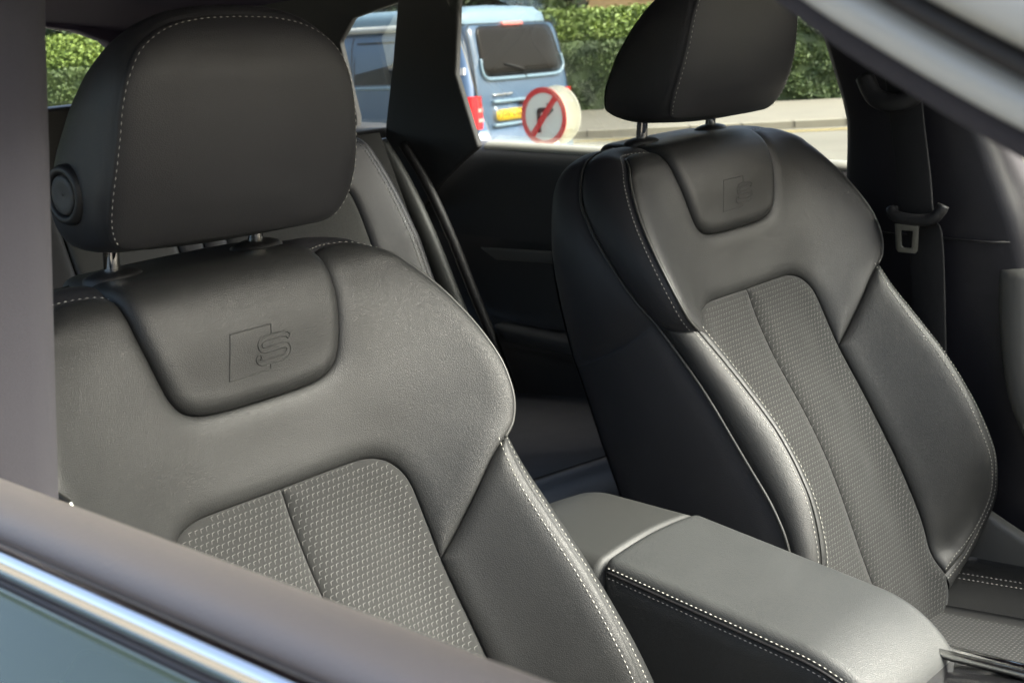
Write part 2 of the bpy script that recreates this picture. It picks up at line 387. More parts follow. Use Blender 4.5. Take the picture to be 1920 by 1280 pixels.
def build_seat(label):
    root = empty('front_seat', (0.32, 0, -0.80))
    tag(root, label, 'car seat', 'front seats of the car')
    W = seat_world
    # --- upper cover: both shoulders and the bridge between pad and insert
    half = np.vstack([PAD_H[::-1][:-1], LOBE[:-1], EDGE_C[:-1], CREASE[:-1], INS_TOP[::-1]])      # centre(pad bottom) -> centre(insert top)
    up = panel('backrest_cover', np.vstack([half, mir(half)[::-1][1:-1]]), back_map, W, M['leather'], root, r=.017, flip=False)
    # --- neck pad with the embossed badge
    pad_half = np.vstack([[(0, .085)], catmull([(.05, .085), (.082, .082), (.094, .07), (.098, .045), (.1, .01), (.1, -.022)], 40), PAD_H[1:]])
    pad = panel('neck_pad', sym(pad_half), back_map, W, M['leather'], root, r=.013, lift=.004)
    # --- fabric insert, two halves
    for s in (-1, 1):
        h = np.vstack([INS_TOP[:-1], INS_LOW[:-1], INS_BOT]); h = np.vstack([h, np.stack([np.zeros(60), np.linspace(-.69, -.208, 62)[1:-1]], 1)])
        ins = panel('insert_panel', h if s > 0 else mir(h), back_map, W, M['fabric'], root, r=.020, drop=DROP, lift=.001, step=.006)
        # woven tick marks of this half, two threads each
        mb = MB(); ol = resample(h if s > 0 else mir(h), step=.004, closed=True); pu, ps = .0054, .0056; uv = []
        for j in range(int(.48 / ps)):
            for i in range(int(.13 / pu) + 1):
                uv.append((s * (i + .5) * pu + (pu / 2 if j % 2 else 0), -.2105 - j * ps))
        uv = np.array(uv); uv = uv[inside(uv, ol)]; d = dist_to_outline(uv, ol); uv = uv[d > .0022]; d = d[d > .0022]
        def on(q):
            dd = dist_to_outline(q, ol); nn = surf_normal(back_map, q)
            return back_map(q) + nn * (.001 - pillow(dd, .020, DROP + .001) + .0002)[:, None], nn
        jit = rng.normal(0, .00018, uv.shape)
        pts = [(-.0018, -.0023), (-.0014, -.0005), (-.0011, .0011), (.0004, .00135), (.0023, .0016)]; wid = [.00008, .00020, .00029, .00021, .00008]
        ring = [on(uv + jit + np.array(p) * .86) for p in pts]; nn = ring[2][1]; C3 = [r_[0] for r_ in ring]; L3, R3 = [], []
        for q in range(5):
            t_ = C3[min(q + 1, 4)] - C3[max(q - 1, 0)]; t_ /= np.linalg.norm(t_, axis=1)[:, None]; p_ = np.cross(nn, t_) * wid[q]; up_ = nn * .0002; L3.append(C3[q] + p_ + up_); R3.append(C3[q] - p_ + up_)
        for k in range(len(uv)):
            mb.add(W(np.array([L3[q][k] for q in range(5)] + [R3[q][k] for q in range(5)])), [(q, q + 5, q + 6, q + 1) for q in range(4)])
        tag(mb.build('woven_ticks', M['tick'], ins, smooth=False), kind='stuff')
        # --- bolster, inner face
        hb = np.vstack([CREASE[:-1], INS_LOW[:-1], RIDGE_C[::-1][:-1]])
        panel('bolster', hb if s > 0 else mir(hb), back_map, W, M['leather'], root, r=.012)
    # --- sides: gusset between the front seam and the piping, then the side of the shell
    front2 = np.vstack([LOBE[:-1], EDGE_C[:-1], RIDGE_C]); front3 = seam_pt(front2)
    key_f = [0, 10, 18, 23] + [23 + int(round(59 * k / 8)) for k in range(1, 9)] + [23 + 59 + int(round(109 * k / 12)) for k in range(1, 13)]
    PIPE = [(.1, .004, -.02), (.13, .003, -.02), (.158, -.005, -.018), (.174, -.015, -.017), (.2, -.05, -.013), (.212, -.08, -.003), (.22, -.11, .008), (.224, -.14, .018), (.225, -.17, .028), (.222, -.19, .034), (.219, -.2, .037), (.2155, -.21, .0395),
            (.213, -.262, .056), (.214, -.29, .066), (.2155, -.32, .075), (.217, -.352, .083), (.219, -.395, .094), (.221, -.43, .104), (.225, -.47, .11), (.232, -.52, .105), (.236, -.57, .085), (.22, -.605, .055), (.18, -.635, .035), (.14, -.655, .03)]
    REAR = [(.1, -.004, -.085), (.13, -.008, -.085), (.152, -.018, -.083), (.168, -.03, -.08), (.188, -.06, -.078), (.198, -.085, -.082), (.203, -.11, -.087), (.206, -.14, -.092), (.208, -.17, -.096), (.209, -.19, -.098), (.209, -.205, -.1), (.21, -.22, -.1),
            (.21, -.265, -.102), (.211, -.29, -.103), (.212, -.32, -.104), (.213, -.352, -.104), (.214, -.395, -.104), (.216, -.43, -.104), (.218, -.47, -.103), (.22, -.52, -.102), (.22, -.57, -.1), (.2, -.62, -.1), (.17, -.65, -.1), (.14, -.67, -.1)]
    nF = len(front3); kx = np.array(key_f[:len(PIPE)], float)
    interp = lambda A: np.stack([np.interp(np.arange(nF), kx, np.array(A)[:, k]) for k in range(3)], 1)
    def smooth(A, it=12):
        A = A.copy()
        for _ in range(it): A[1:-1] = .5 * A[1:-1] + .25 * (A[:-2] + A[2:])
        return A
    PIPE3, REAR3 = smooth(interp(PIPE)), smooth(interp(REAR))
    T = np.gradient(front3, axis=0); T /= np.linalg.norm(T, axis=1)[:, None]
    def strip(A, B, bulge, n, a0=0, a1=None, dip=.0025):
        D = B - A; N = np.cross(T, D); N /= np.linalg.norm(N, axis=1)[:, None]
        cen = np.array([0, -.3, -.02]); N *= np.sign((((A + B) / 2 - cen) * N).sum(1))[:, None]
        rows = []
        for k in range(n):
            t = k / (n - 1); e = min(t, 1 - t) * np.linalg.norm(D, axis=1)
            off = bulge * 4 * t * (1 - t) - pillow(e, .007, dip)
            rows.append(A + D * t + N * off[:, None])
        G = np.array(rows).transpose(1, 0, 2)[a0:a1]
        return G, N
    jn = 23 + 59                                       # where the shoulder gusset ends and the bolster strip begins
    for s in (-1, 1):
        sm = lambda P: P * [s, 1, 1]
        for nm, A, B, bulge, a0, a1 in (('gusset', front3, PIPE3, .007, 0, jn + 1), ('bolster_strip', front3, PIPE3, .008, jn, None), ('side_panel', PIPE3, REAR3, .012, 0, None)):
            G, N = strip(A, B, bulge, 15, a0, a1); sh = G.shape
            fs = grid_faces(sh[0], sh[1]); fs = fs if s > 0 else [f[::-1] for f in fs]
            mesh_obj(nm, W(sm(G.reshape(-1, 3))), fs, M['leather_smooth'] if nm != 'bolster_strip' else M['leather'], root)
        mb = MB(); tube(mb, W(sm(PIPE3)), .0019, 8); mb.build('piping', M['piping'], root)
        mb = MB(); tube(mb, W(sm(front3[:jn + 1] + 0)), .0016, 8); mb.build('piping', M['piping'], root)
        # stitch rows
        G, N = strip(front3, PIPE3, .007, 25)
        mb = MB()
        D = np.linalg.norm(PIPE3 - front3, axis=1)
        def row(off, a0, a1):
            t = np.clip(off / D, 0, 1) * 24; i = np.clip(t.astype(int), 0, 23); f = (t - i)[:, None]; ar = np.arange(nF)
            return (G[ar, i] * (1 - f) + G[ar, i + 1] * f)[a0:a1]
        P = row(.0065, 0, jn); stitches(mb, W(sm(P)), W(sm(N[0:jn])), .0034, .0022, .0005)
        P = row(.0048, jn, None); stitches(mb, W(sm(P)), W(sm(N[jn:])), .0036, .0016, .0005)
        rc = RIDGE_C + 0; tt = np.gradient(rc, axis=0); tt /= np.linalg.norm(tt, axis=1)[:, None]
        inn = rc - np.stack([-tt[:, 1], tt[:, 0]], 1) * .0048 * -1
        inn = np.where((np.abs(inn[:, :1]) < np.abs(rc[:, :1])), inn, rc + np.stack([-tt[:, 1], tt[:, 0]], 1) * -.0048)
        nn = surf_normal(back_map, inn); P = back_map(inn) - nn * (pillow(np.full(len(inn), .0048), .012, DROP))[:, None]
        stitches(mb, W(sm(P)), W(sm(nn)), .0036, .0016, .0005)
        tag(mb.build('stitching', M['thread'], root, smooth=False), kind='stuff')
    # lobe stitching on the top corner and back shell
    cols = 17; rows = []
    for k in range(cols):
        t = k / (cols - 1) * 2 - 1; R2 = REAR3 * [t, 1, 1]; R2 = R2 - np.array([0, 0, 1]) * (.035 * (1 - t * t)) ; rows.append(R2)
    G = np.array(rows).transpose(1, 0, 2)
    fix_normals(mesh_obj('back_shell', W(G.reshape(-1, 3)), grid_faces(G.shape[0], cols), M['black_plastic'], root))
    # top of the back between neck pad and the rear shell
    Gt = np.array([[(u, .0045 - .0005 * k, .012 - .0165 * k) for k in range(7)] for u in np.linspace(-.158, .158, 21)])
    Gt[:, :, 1] -= (np.abs(Gt[:, :, 0]) / .158) ** 6 * .012
    Gt[:, :, 1] -= .020
    fix_normals(mesh_obj('top_cover', W(Gt.reshape(-1, 3)), grid_faces(21, 7), M['leather_smooth'], root))
    # --- badge embossed in the neck pad
    bs = lambda x, y: -.0765 - (y + .2035 * (x - 370) - 350) * 4.86e-5
    bx = lambda x, y: (-.0275 + (x - 370) * 7.19e-5 + .22 * (bs(x, y) + .094), bs(x, y))
    def emb(mb, P, r=.0006):
        P = np.array(P, float); P = resample(P, step=.0006); n = surf_normal(back_map, P)
        d = np.full(len(P), 1.0); Q = back_map(P) + n * (.004 + .0001)
        tube(mb, W(Q), r, 6)
    mb = MB()
    for a, b in (((375, 352), (930, 238)), ((378, 370), (365, 1070)), ((372, 1062), (925, 940)), ((940, 240), (942, 375)), ((942, 862), (940, 925))): emb(mb, [bx(*a), bx(*b)])
    cl = catmull([bx(*p) for p in ((1205, 452), (1165, 412), (1100, 402), (960, 428), (850, 462), (788, 515), (785, 585), (830, 632), (950, 612), (1080, 582), (1150, 572), (1188, 612), (1190, 690), (1150, 752), (1080, 778), (950, 803), (820, 822), (765, 790), (770, 745), (800, 728))], 160)
    tg = np.gradient(cl, axis=0); tg /= np.linalg.norm(tg, axis=1)[:, None]; nr = np.stack([-tg[:, 1], tg[:, 0]], 1); hw = .00195
    A, B = cl + nr * hw, cl - nr * hw
    emb(mb, np.vstack([A, B[::-1], A[:1]]), .0006)
    mb.build('embossed_badge', M['leather'], pad)
    # --- cushion
    cz = lambda u, x: -.60 + .10 * (x - .24) + np.where(np.abs(u) > .12, .022 * np.sin(np.clip((np.abs(u) - .12) / .12, 0, 1) * math.pi * .62), 0) - np.where(x > .70, (x - .70) ** 2 * 9, 0)
    def cmap(us):
        us = np.atleast_2d(us); return np.c_[us[:, 1], us[:, 0], cz(us[:, 0], us[:, 1])]
    ident = lambda P: P
    ci = panel('cushion_insert', [(-.115, .25), (.115, .25), (.118, .3), (.12, .5), (.12, .76), (0, .78), (-.12, .76), (-.12, .5), (-.118, .3)], cmap, ident, M['fabric'], root, r=.014, step=.008, flip=True)
    for s in (-1, 1):
        mb = MB(); P0 = [(s * (i + .5) * .0054 + (.0027 if j % 2 else 0), .30 + j * .0056) for j in range(62) for i in range(20)]
        c = cmap(np.array(P0)) + [0, 0, .0004]
        for p in c: mb.add([p + [-.0016, -.0012, 0], p + [.0006, -.0007, .0004], p + [.001, .0018, 0], p + [.0014, -.0014, 0]], [(0, 1, 3), (1, 2, 3)])
        tag(mb.build('woven_ticks', M['tick'], ci, smooth=False), kind='stuff')
        o2 = np.array([(.115, .25), (.118, .3), (.12, .5), (.12, .76), (.18, .77), (.235, .74), (.24, .5), (.235, .3), (.2, .26)]) * [s, 1]
        panel('cushion_bolster', o2, cmap, ident, M['leather'], root, r=.014, step=.008, flip=True)
        mb = MB()
        for q in (.178, .19):
            x = np.linspace(.27, .74, 90); us = np.c_[np.full(90, q * s), x]; P = cmap(us); nn = -surf_normal(cmap, us)
            stitches(mb, P + np.array([0, 0, .0006]), np.tile([0, 0, 1.0], (90, 1)), .0042, .002, .0008)
        tag(mb.build('stitching', M['thread'], root, smooth=False), kind='stuff')
    mb = MB(); box(mb, (.2, -.228, -.70), (.74, .228, -.655)); bevel(mb.build('cushion_base', M['black_plastic'], root), .03, 3)
    for s in (-1, 1):
        mb = MB(); slab(mb, [(.16, s * .235, -.62), (.40, s * .235, -.62), (.40, s * .235, -.545), (.30, s * .235, -.50), (.24, s * .235, -.455), (.18, s * .235, -.46)], s * .022, 1)
        bevel(mb.build('recliner_cover', M['grey_plastic'], root), .008, 3)
    for y in (-.18, .18):
        mb = MB(); box(mb, (.15, y - .02, -.80), (.74, y + .02, -.70)); bevel(mb.build('seat_rail', M['black_plastic'], root), .006, 1)
    # --- head restraint
    TH = math.radians(6); HD = np.array([math.sin(TH), 0, math.cos(TH)]); KD = np.array([math.cos(TH), 0, -math.sin(TH)])
    HW = lambda Q: np.atleast_2d(Q)[:, :1] * UD + (np.atleast_2d(Q)[:, 1:2] - .045 * np.atleast_2d(Q)[:, :1]) * HD + (np.atleast_2d(Q)[:, 2:3] + .009) * KD
    hk = np.array([(.0, .044), (.03, .0555), (.06, .0685), (.09, .0775), (.12, .0815), (.15, .0825), (.18, .0805), (.215, .071), (.25, .05)])
    hkf = catmull(hk, 80)
    def hmap(us):
        us = np.atleast_2d(us); u, h = us[:, 0], us[:, 1]
        return np.c_[u, h, np.interp(h, hkf[:, 0], hkf[:, 1]) + .011 * (1 - (u / .117) ** 2) * np.clip((h - .02) / .05, 0.35, 1) * np.clip((.235 - h) / .06, .3, 1)]
    hl = catmull([(0, .033), (.06, .033), (.094, .0338), (.1085, .0400), (.1165, .056), (.1188, .078), (.1175, .1), (.1145, .125), (.111, .15), (.1035, .173), (.090, .192), (.066, .206), (.036, .2125), (0, .2142)], 90)
    loop = sym(hl); HDROP = .006
    head = front = panel('head_restraint', loop, hmap, HW, M['leather_smooth'], root, r=.022, drop=HDROP, step=.006)
    ol = resample(loop, step=.0035, closed=True)
    fr = hmap(ol) - surf_normal(hmap, ol) * HDROP
    kb = np.array([(0, -.052), (.03, -.05), (.06, -.044), (.1, -.03), (.13, -.014), (.16, .006), (.185, .028), (.21, .05)])
    bh = .027 + (ol[:, 1] - .033) * .96
    bk = np.c_[ol[:, 0] * .86, bh, np.interp(bh, kb[:, 0], kb[:, 1])]
    cen = np.array([0, .115, .02]); rows = []; nr = 17
    for k in range(nr):
        t = k / (nr - 1); p = fr * (1 - t) + bk * t; o = ol - [0, .115]; o = o / (np.linalg.norm(o, axis=1)[:, None] + 1e-9)
        b = .011 * 4 * t * (1 - t) - pillow(np.array([min(t, 1 - t) * .11]), .008, .002)[0]
        rows.append(p + np.c_[o, np.zeros(len(o))] * b)
    G = np.array(rows); nn = len(ol)
    side = fix_normals(mesh_obj('head_side', HW(G.reshape(-1, 3)), grid_faces(nr, nn, True), M['leather_smooth'], head))
    bmap = lambda us: np.c_[np.atleast_2d(us)[:, 0], np.atleast_2d(us)[:, 1], np.interp(np.atleast_2d(us)[:, 1], kb[:, 0], kb[:, 1]) - .012 * (1 - (np.atleast_2d(us)[:, 0] / .1) ** 2)]
    # back pad closes the rear
    rings = []
    for q in np.linspace(1, 0.02, 10):
        c = np.array([0, .105]); p = c + (bk[:, :2] - c) * q; k = np.interp(p[:, 1], kb[:, 0], kb[:, 1]) - .016 * (1 - q * q); rings.append(np.c_[p, k])
    G = np.array(rings); fix_normals(mesh_obj('head_back', HW(G.reshape(-1, 3)), grid_faces(10, nn, True), M['leather_smooth'], head))
    mb = MB(); o = (ol - [0, .115]); o = o / np.linalg.norm(o, axis=1)[:, None]
    run = [i for i in range(nn) if ol[i, 1] > .037]; i0 = next(i for i in range(nn) if ol[i, 1] > .037)
    order = [i for i in range(i0, nn) if ol[i, 1] > .037]
    us = ol[order] - o[order] * .0028; nrm = surf_normal(hmap, us); P = hmap(us) - nrm * pillow(np.full(len(us), .0028), .022, HDROP)[:, None]
    stitches(mb, HW(P), HW(nrm) - HW([[0, 0, 0]]), .0036, .0022, .0005)
    tag(mb.build('stitching', M['thread'], front, smooth=False), kind='stuff')
    for s in (-1, 1):
        mb = MB(); P = np.array([(s * .0715, h, -.009) for h in np.linspace(-.03, .06, 6)]); tube(mb, HW(P), .0066, 24)
        post = mb.build('post', M['chrome'], head)
        # collar on the neck pad
        cb = MB(); q = np.array([[s * .0715, .0275]]); c0 = back_map(q)[0]; n0 = surf_normal(back_map, q)[0]
        c0 = c0 + n0 * .004; tu = np.array([1.0, 0, 0]); tv = np.cross(n0, tu)
        prof = [(.0, .006), (.010, .006), (.013, .0055), (.019, .0035), (.0225, .001), (.0235, -.004)]
        v = []; 
        for r_, z_ in prof:
            for a in range(32):
                t = 2 * math.pi * a / 32; v.append(c0 + tu * r_ * 1.12 * math.cos(t) + tv * r_ * .8 * math.sin(t) + n0 * z_)
        cb.add(W(np.array(v)), grid_faces(len(prof), 32, True)); cb.build('post_collar', M['black_plastic'], root)
    # release button on the outer side
    mb = MB(); c = np.array([-.1235, .0755, .020]); nn_ = np.array([-1, .02, .12]); nn_ /= np.linalg.norm(nn_); a1 = np.cross(nn_, [0, 1.0, 0]); a1 /= np.linalg.norm(a1); a2 = np.cross(nn_, a1)
    prof = [(.0235, -.006), (.0232, .0), (.0215, .0035), (.0185, .0042), (.0165, .003), (.0158, -.001)]
    v = [c + a1 * r_ * .9 * math.cos(t) + a2 * r_ * math.sin(t) + nn_ * z_ for r_, z_ in prof for t in np.linspace(0, 2 * math.pi, 40, endpoint=False)]
    mb.add(HW(np.array(v)), grid_faces(len(prof), 40, True)); btn = fix_normals(mb.build('release_button', M['black_plastic'], head))
    mb = MB(); prof = [(.0152, -.001), (.0150, .0025), (.0135, .0035), (.009, .0030), (.001, .0024)]
    v = [c + a1 * r_ * .9 * math.cos(t) + a2 * r_ * math.sin(t) + nn_ * z_ for r_, z_ in prof for t in np.linspace(0, 2 * math.pi, 40, endpoint=False)]
    mb.add(HW(np.array(v)), grid_faces(len(prof), 40, True)); fix_normals(mb.build('button_cap', M['dark_trim'], head))
    return root

seat_near = build_seat('nearer black leather front seat, its head restraint with a round side button')
seat_far = copy_tree(seat_near, None, skip=('release_button', 'button_cap'))
seat_far.location = tuple(np.array(seat_near.location) + FAR_OFF)
tag(seat_far, 'farther black leather front seat, in front of the rear door window')

# ================================================================== the car around the seats
def sweep(profile, path, closed_profile=False):
    """profile: list of (y, z) offsets, path: list of (x, y, z): a strip running mostly along x"""
    pr = np.asarray(profile, float); pa = np.asarray(path, float)
    G = np.array([[(p[0], p[1] + q[0], p[2] + q[1]) for q in pr] for p in pa])
    return G.reshape(-1, 3), grid_faces(len(pa), len(pr), closed_profile)

body = empty('car', (0.3, 0.37, -ZS)); tag(body, 'dark car interior shell: roof, pillars and floor round the seats', 'car')
def bpart(name, mat, verts, faces, parent=None, bev=0, smooth=True, fix=True):
    o = mesh_obj(name, verts, faces, mat, parent if parent is not None else body, smooth)
    if fix: fix_normals(o)
    if bev: bevel(o, bev, 3)
    return o
def bslab(name, mat, outline, thick, axis=1, bev=0.004, parent=None):
    mb = MB(); slab(mb, outline, thick, axis); o = mb.build(name, mat, parent if parent is not None else body, smooth=False); fix_normals(o)
    return bevel(o, bev, 3) if bev else o

# roof lining: crowned, dropping at the cant rails and towards the tailgate
xs = np.linspace(-1.62, .50, 24); ys = np.linspace(-.30, 1.06, 22); v = []
def roof_z(x, y):
    c = (y - .38) / .68
    return .315 - .075 * abs(c) ** 3.2 - np.interp(x, [-1.62, -1.1, -.4, .5], [.125, .045, 0, .0])
for x in xs:
    for y in ys: v.append((x, y, roof_z(x, y)))
bpart('headliner', M['headliner'], v, grid_faces(24, 22))
v = [(x, y, roof_z(x, y) + .03) for x in np.linspace(-1.70, .54, 24) for y in np.linspace(-.36, 1.12, 22)]
bpart('roof_skin', M['paint'], v, grid_faces(24, 22))
mb = MB(); box(mb, (-1.7, -.36, -.86), (1.5, 1.12, -.82)); mb.build('floor', M['carpet'], body, smooth=False)

# far B-pillar trim: the dark post between the two far doors
prof = lambda z: np.interp(z, [-.86, -.42, -.12, .02, .16, .26], [0.05, .045, .038, .045, .015, 0.0])          # rear edge x
proff = lambda z: np.interp(z, [-.86, -.42, -.12, .02, .16, .26], [.40, .34, .292, .235, .165, .13])            # front edge x
py = lambda z: np.interp(z, [-.86, -.3, 0, .26], [1.03, 1.03, 1.01, .95])
zs = np.linspace(-.86, .27, 40); rows = []
for z in zs:
    a, b, y = prof(z), proff(z), py(z)
    rows.append([(a, y + .075, z), (a, y + .02, z), (a + .004, y + .008, z), (a + .014, y, z)] + [(a + .014 + (b - .045 - a) * t, y - .006 * math.sin(math.pi * t), z) for t in (.2, .4, .6, .8)] + [(b - .022, y + .002, z), (b - .009, y + .009, z), (b - .002, y + .022, z), (b, y + .04, z), (b, y + .075, z)])
G = np.array(rows)
bpart('b_pillar_trim', M['post_trim'], G.reshape(-1, 3), grid_faces(G.shape[0], G.shape[1]))
# joint line across the pillar trim
mb = MB(); tube(mb, [(x, py(-.135) - .0075 + (.012 if x > .27 else 0), -.135) for x in np.linspace(.06, .275, 10)], .0016, 6); mb.build('trim_joint', M['rubber'], body)
# near B-pillar trim, close to the lens
rows = []
for z in np.linspace(-.5, .262, 30):
    xf = np.interp(z, [-.5, -.05, .22, .3], [.30, .325, .365, .378]); y = np.interp(z, [-.5, -.05, .22, .3], [-.315, -.308, -.298, -.292])
    rows.append([(xf - .16, y - .06, z), (xf - .16, y + .0, z), (xf - .12, y + .006, z), (xf - .05, y + .007, z), (xf - .02, y + .006, z), (xf - .008, y + .002, z), (xf - .002, y - .006, z), (xf, y - .016, z), (xf, y - .06, z)])
G = np.array(rows)
bpart('near_pillar_trim', M['pillar_cloth'], G.reshape(-1, 3), grid_faces(G.shape[0], G.shape[1]))

# near windscreen pillar and door frame: slanting bars close to the lens
bar = np.array([(.736, -.3, .2335), (.770, -.3, .208), (.791, -.3, .194), (.807, -.3, .185), (.822, -.3, .177), (.840, -.3, .168), (.862, -.3, .158), (.90, -.3, .141), (1.0, -.3, .10), (1.3, -.3, -.02)])
pre = np.array([(-1.2, -.3, .215), (-.6, -.3, .25), (-.1, -.3, .264), (.25, -.3, .272), (.45, -.3, .276), (.60, -.3, .275), (.69, -.3, .2585)])
bar = np.vstack([pre, bar])
def slant(name, mat, lo, hi, y0, y1, crown=.003):
    T = np.gradient(bar, axis=0); T /= np.linalg.norm(T, axis=1)[:, None]; N = np.stack([-T[:, 2], T[:, 1] * 0, T[:, 0]], 1)
    m = (lo + hi) / 2; h = (hi - lo) / 2; yc, hy = (y0 + y1) / 2, (y1 - y0) / 2
    rows = []
    for p, n in zip(catmull(bar, 90), catmull(N, 90)):
        ring = []
        for k in range(20):
            a = 2 * math.pi * k / 20; c, s_ = math.cos(a), math.sin(a)
            cx = math.copysign(abs(c) ** .6, c); sx = math.copysign(abs(s_) ** .6, s_)
            ring.append(p + n * (m + h * sx) + np.array([0, (yc + .3) + hy * cx, 0]))
        rows.append(ring)
    G = np.array(rows); return bpart(name, mat, G.reshape(-1, 3), grid_faces(90, 20, True))
slant('windscreen_pillar_trim', M['pillar_cloth'], .0, .0112, -.312, -.27)
slant('door_frame_seal', M['rubber'], .0105, .0135, -.318, -.28)
slant('door_frame', M['satin_grey'], .0125, .0265, -.335, -.285)
slant('door_frame_seal', M['rubber'], .026, .0345, -.345, -.29)
slant('roof_rail', M['satin_grey'], .0335, .06, -.36, -.29)

# far quarter and rear pillars with their openings
bslab('c_pillar_trim', M['dark_trim'], [(-.69, 1.06, -.062), (-.735, 1.06, .062), (-.718, 1.06, .187), (-.70, 1.06, .26), (-.86, 1.06, .26), (-.869, 1.06, .191), (-.895, 1.06, .079), (-.926, 1.06, -.032), (-.95, 1.06, -.24), (-.86, 1.06, -.20), (-.79, 1.06, -.13), (-.735, 1.06, -.09)], .014, 1, .005)
bslab('d_pillar_trim', M['dark_trim'], [(-1.0, 1.065, .161), (-1.043, 1.065, .118), (-1.01, 1.065, -.02), (-1.05, 1.065, -.3), (-1.62, 1.0, -.3), (-1.62, .96, .10), (-1.60, .95, .26), (-.86, 1.065, .28), (-.862, 1.065, .189)], .014, 1, .004)
bslab('quarter_shelf', M['dark_trim'], [(-.93, .98, -.036), (-1.62, .85, -.036), (-1.62, 1.12, -.036), (-.93, 1.12, -.036)], -.02, 2, .004)
q = [(-.85, 1.115, .20), (-.90, 1.115, -.05), (-1.10, 1.115, -.05), (-1.12, 1.115, .12), (-1.05, 1.115, .21)]
bslab('quarter_glass', M['glass'], q, .004, 1, 0)
# tailgate with its window
tg = [(-1.60, .93, .06), (-1.60, .905, .12), (-1.60, .84, .155), (-1.60, .70, .185), (-1.60, .38, .20), (-1.60, -.1, .185), (-1.60, -.18, .0), (-1.60, .93, .0)]
mb = MB(); box(mb, (-1.66, -.3, -.86), (-1.60, 1.06, .012)); bevel(mb.build('tailgate_trim', M['dark_trim'], body), .008, 2)
top = [(-1.60, -.3, .012), (-1.60, -.3, .30), (-1.60, 1.06, .30), (-1.60, 1.06, .012), (-1.60, .95, .012)] + [(-1.60, y, z) for y, z in ((.962, .06), (.95, .10), (.915, .134), (.85, .160), (.70, .186), (.38, .198), (-.05, .190), (-.16, .16), (-.19, .012))]
bslab('tailgate_frame', M['headliner'], top, -.04, 0, .004)
bslab('rear_window', M['glass'], [(-1.62, -.18, .02), (-1.62, .955, .02), (-1.62, .955, .13), (-1.62, .7, .19), (-1.62, .38, .20), (-1.62, -.1, .19)], -.004, 0, 0)
# near flank behind the pillar, out of sight, put in to block light
bslab('near_flank', M['dark_trim'], [(.25, -.33, -.86), (.25, -.33, -.02), (-1.62, -.28, .01), (-1.62, -.28, -.86)], -.05, 1, .004)
bslab('near_rear_glass', M['glass'], [(.20, -.33, -.02), (.23, -.30, .26), (-1.2, -.26, .22), (-1.5, -.28, .01)], -.004, 1, 0)
# windscreen, scuttle and, forward of the picture, a dashboard added to bound cabin light
bslab('windscreen', M['windscreen'], [(.52, -.27, .315), (.50, .38, .335), (.52, 1.03, .315), (1.42, 1.03, -.08), (1.46, .38, -.08), (1.42, -.27, -.08)], .005, 2, 0)
bslab('dashboard', M['black_plastic'], [(.98, -.30, -.62), (.90, -.30, -.30), (.98, -.30, -.16), (1.10, -.30, -.12), (1.46, -.30, -.09), (1.46, -.30, -.86), (1.10, -.30, -.86)], 1.36, 1, .03)
# far sill trim behind the door: aperture band curving down from the rear pillar
P = catmull([(-.86, 1.0, -.06), (-.81, 1.0, -.12), (-.755, 1.0, -.21), (-.70, 1.0, -.32), (-.645, 1.0, -.43), (-.59, 1.0, -.56), (-.56, 1.0, -.70)], 40)
mb = MB(); tube(mb, P + [-.03, .0, -.01], .036, 16, flat=.55); mb.build('door_aperture_trim', M['grey_dark'], body)
mb = MB(); tube(mb, P + [.012, .03, 0], .009, 10); mb.build('aperture_seal', M['rubber'], body)

# ---------------------------------------------------------------- far rear door

def panel_grid(x0, x1, prof, nx=24):
    G = np.array([[(x, y, z) for y, z in prof] for x in np.linspace(x0, x1, nx)]); return G.reshape(-1, 3), grid_faces(nx, len(prof))
pr = catmull([(1.16, -.066), (1.135, -.064), (1.112, -.068), (1.098, -.082), (1.092, -.11), (1.09, -.16), (1.085, -.20), (1.085, -.225)], 30)
v, f = panel_grid(-.92, .05, pr); door = bpart('rear_door', M['dark_trim'], v, f)
pr = catmull([(1.085, -.225), (1.092, -.25), (1.098, -.30), (1.09, -.36), (1.07, -.385), (1.065, -.41), (1.085, -.45), (1.09, -.6), (1.08, -.8)], 40)
v, f = panel_grid(-.92, .05, pr); bpart('door_lower', M['dark_trim'], v, f, door)
mb = MB(); slab(mb, [(-.715, 1.083, -.243), (-.675, 1.083, -.262), (-.1, 1.083, -.235), (-.1, 1.083, -.212)], -.010, 1); bevel(mb.build('door_inlay', M['grey_plastic'], door), .004, 2)
mb = MB(); slab(mb, [(-.66, 1.075, -.368), (-.62, 1.075, -.395), (-.1, 1.075, -.42), (-.1, 1.075, -.375)], -.045, 1); bevel(mb.build('door_armrest', M['dark_trim'], door), .015, 4)
mb = MB(); v, f = sweep([(0, 0), (-.006, .006), (-.018, .0085), (-.028, .006), (-.034, 0), (-.034, -.008)], [(x, 1.14, -.0675) for x in np.linspace(-.72, .04, 12)]); mb.add(v, f); fix_normals(mb.build('window_sill', M['sill_pale'], door))
v = [(-.72, 1.13, -.075), (.03, 1.13, -.07), (-.03, 1.04, .23), (-.74, 1.04, .23)]
mb = MB(); slab(mb, v, .004, 1); fix_normals(mb.build('window_glass', M['glass'], door, smooth=False))
# far front door

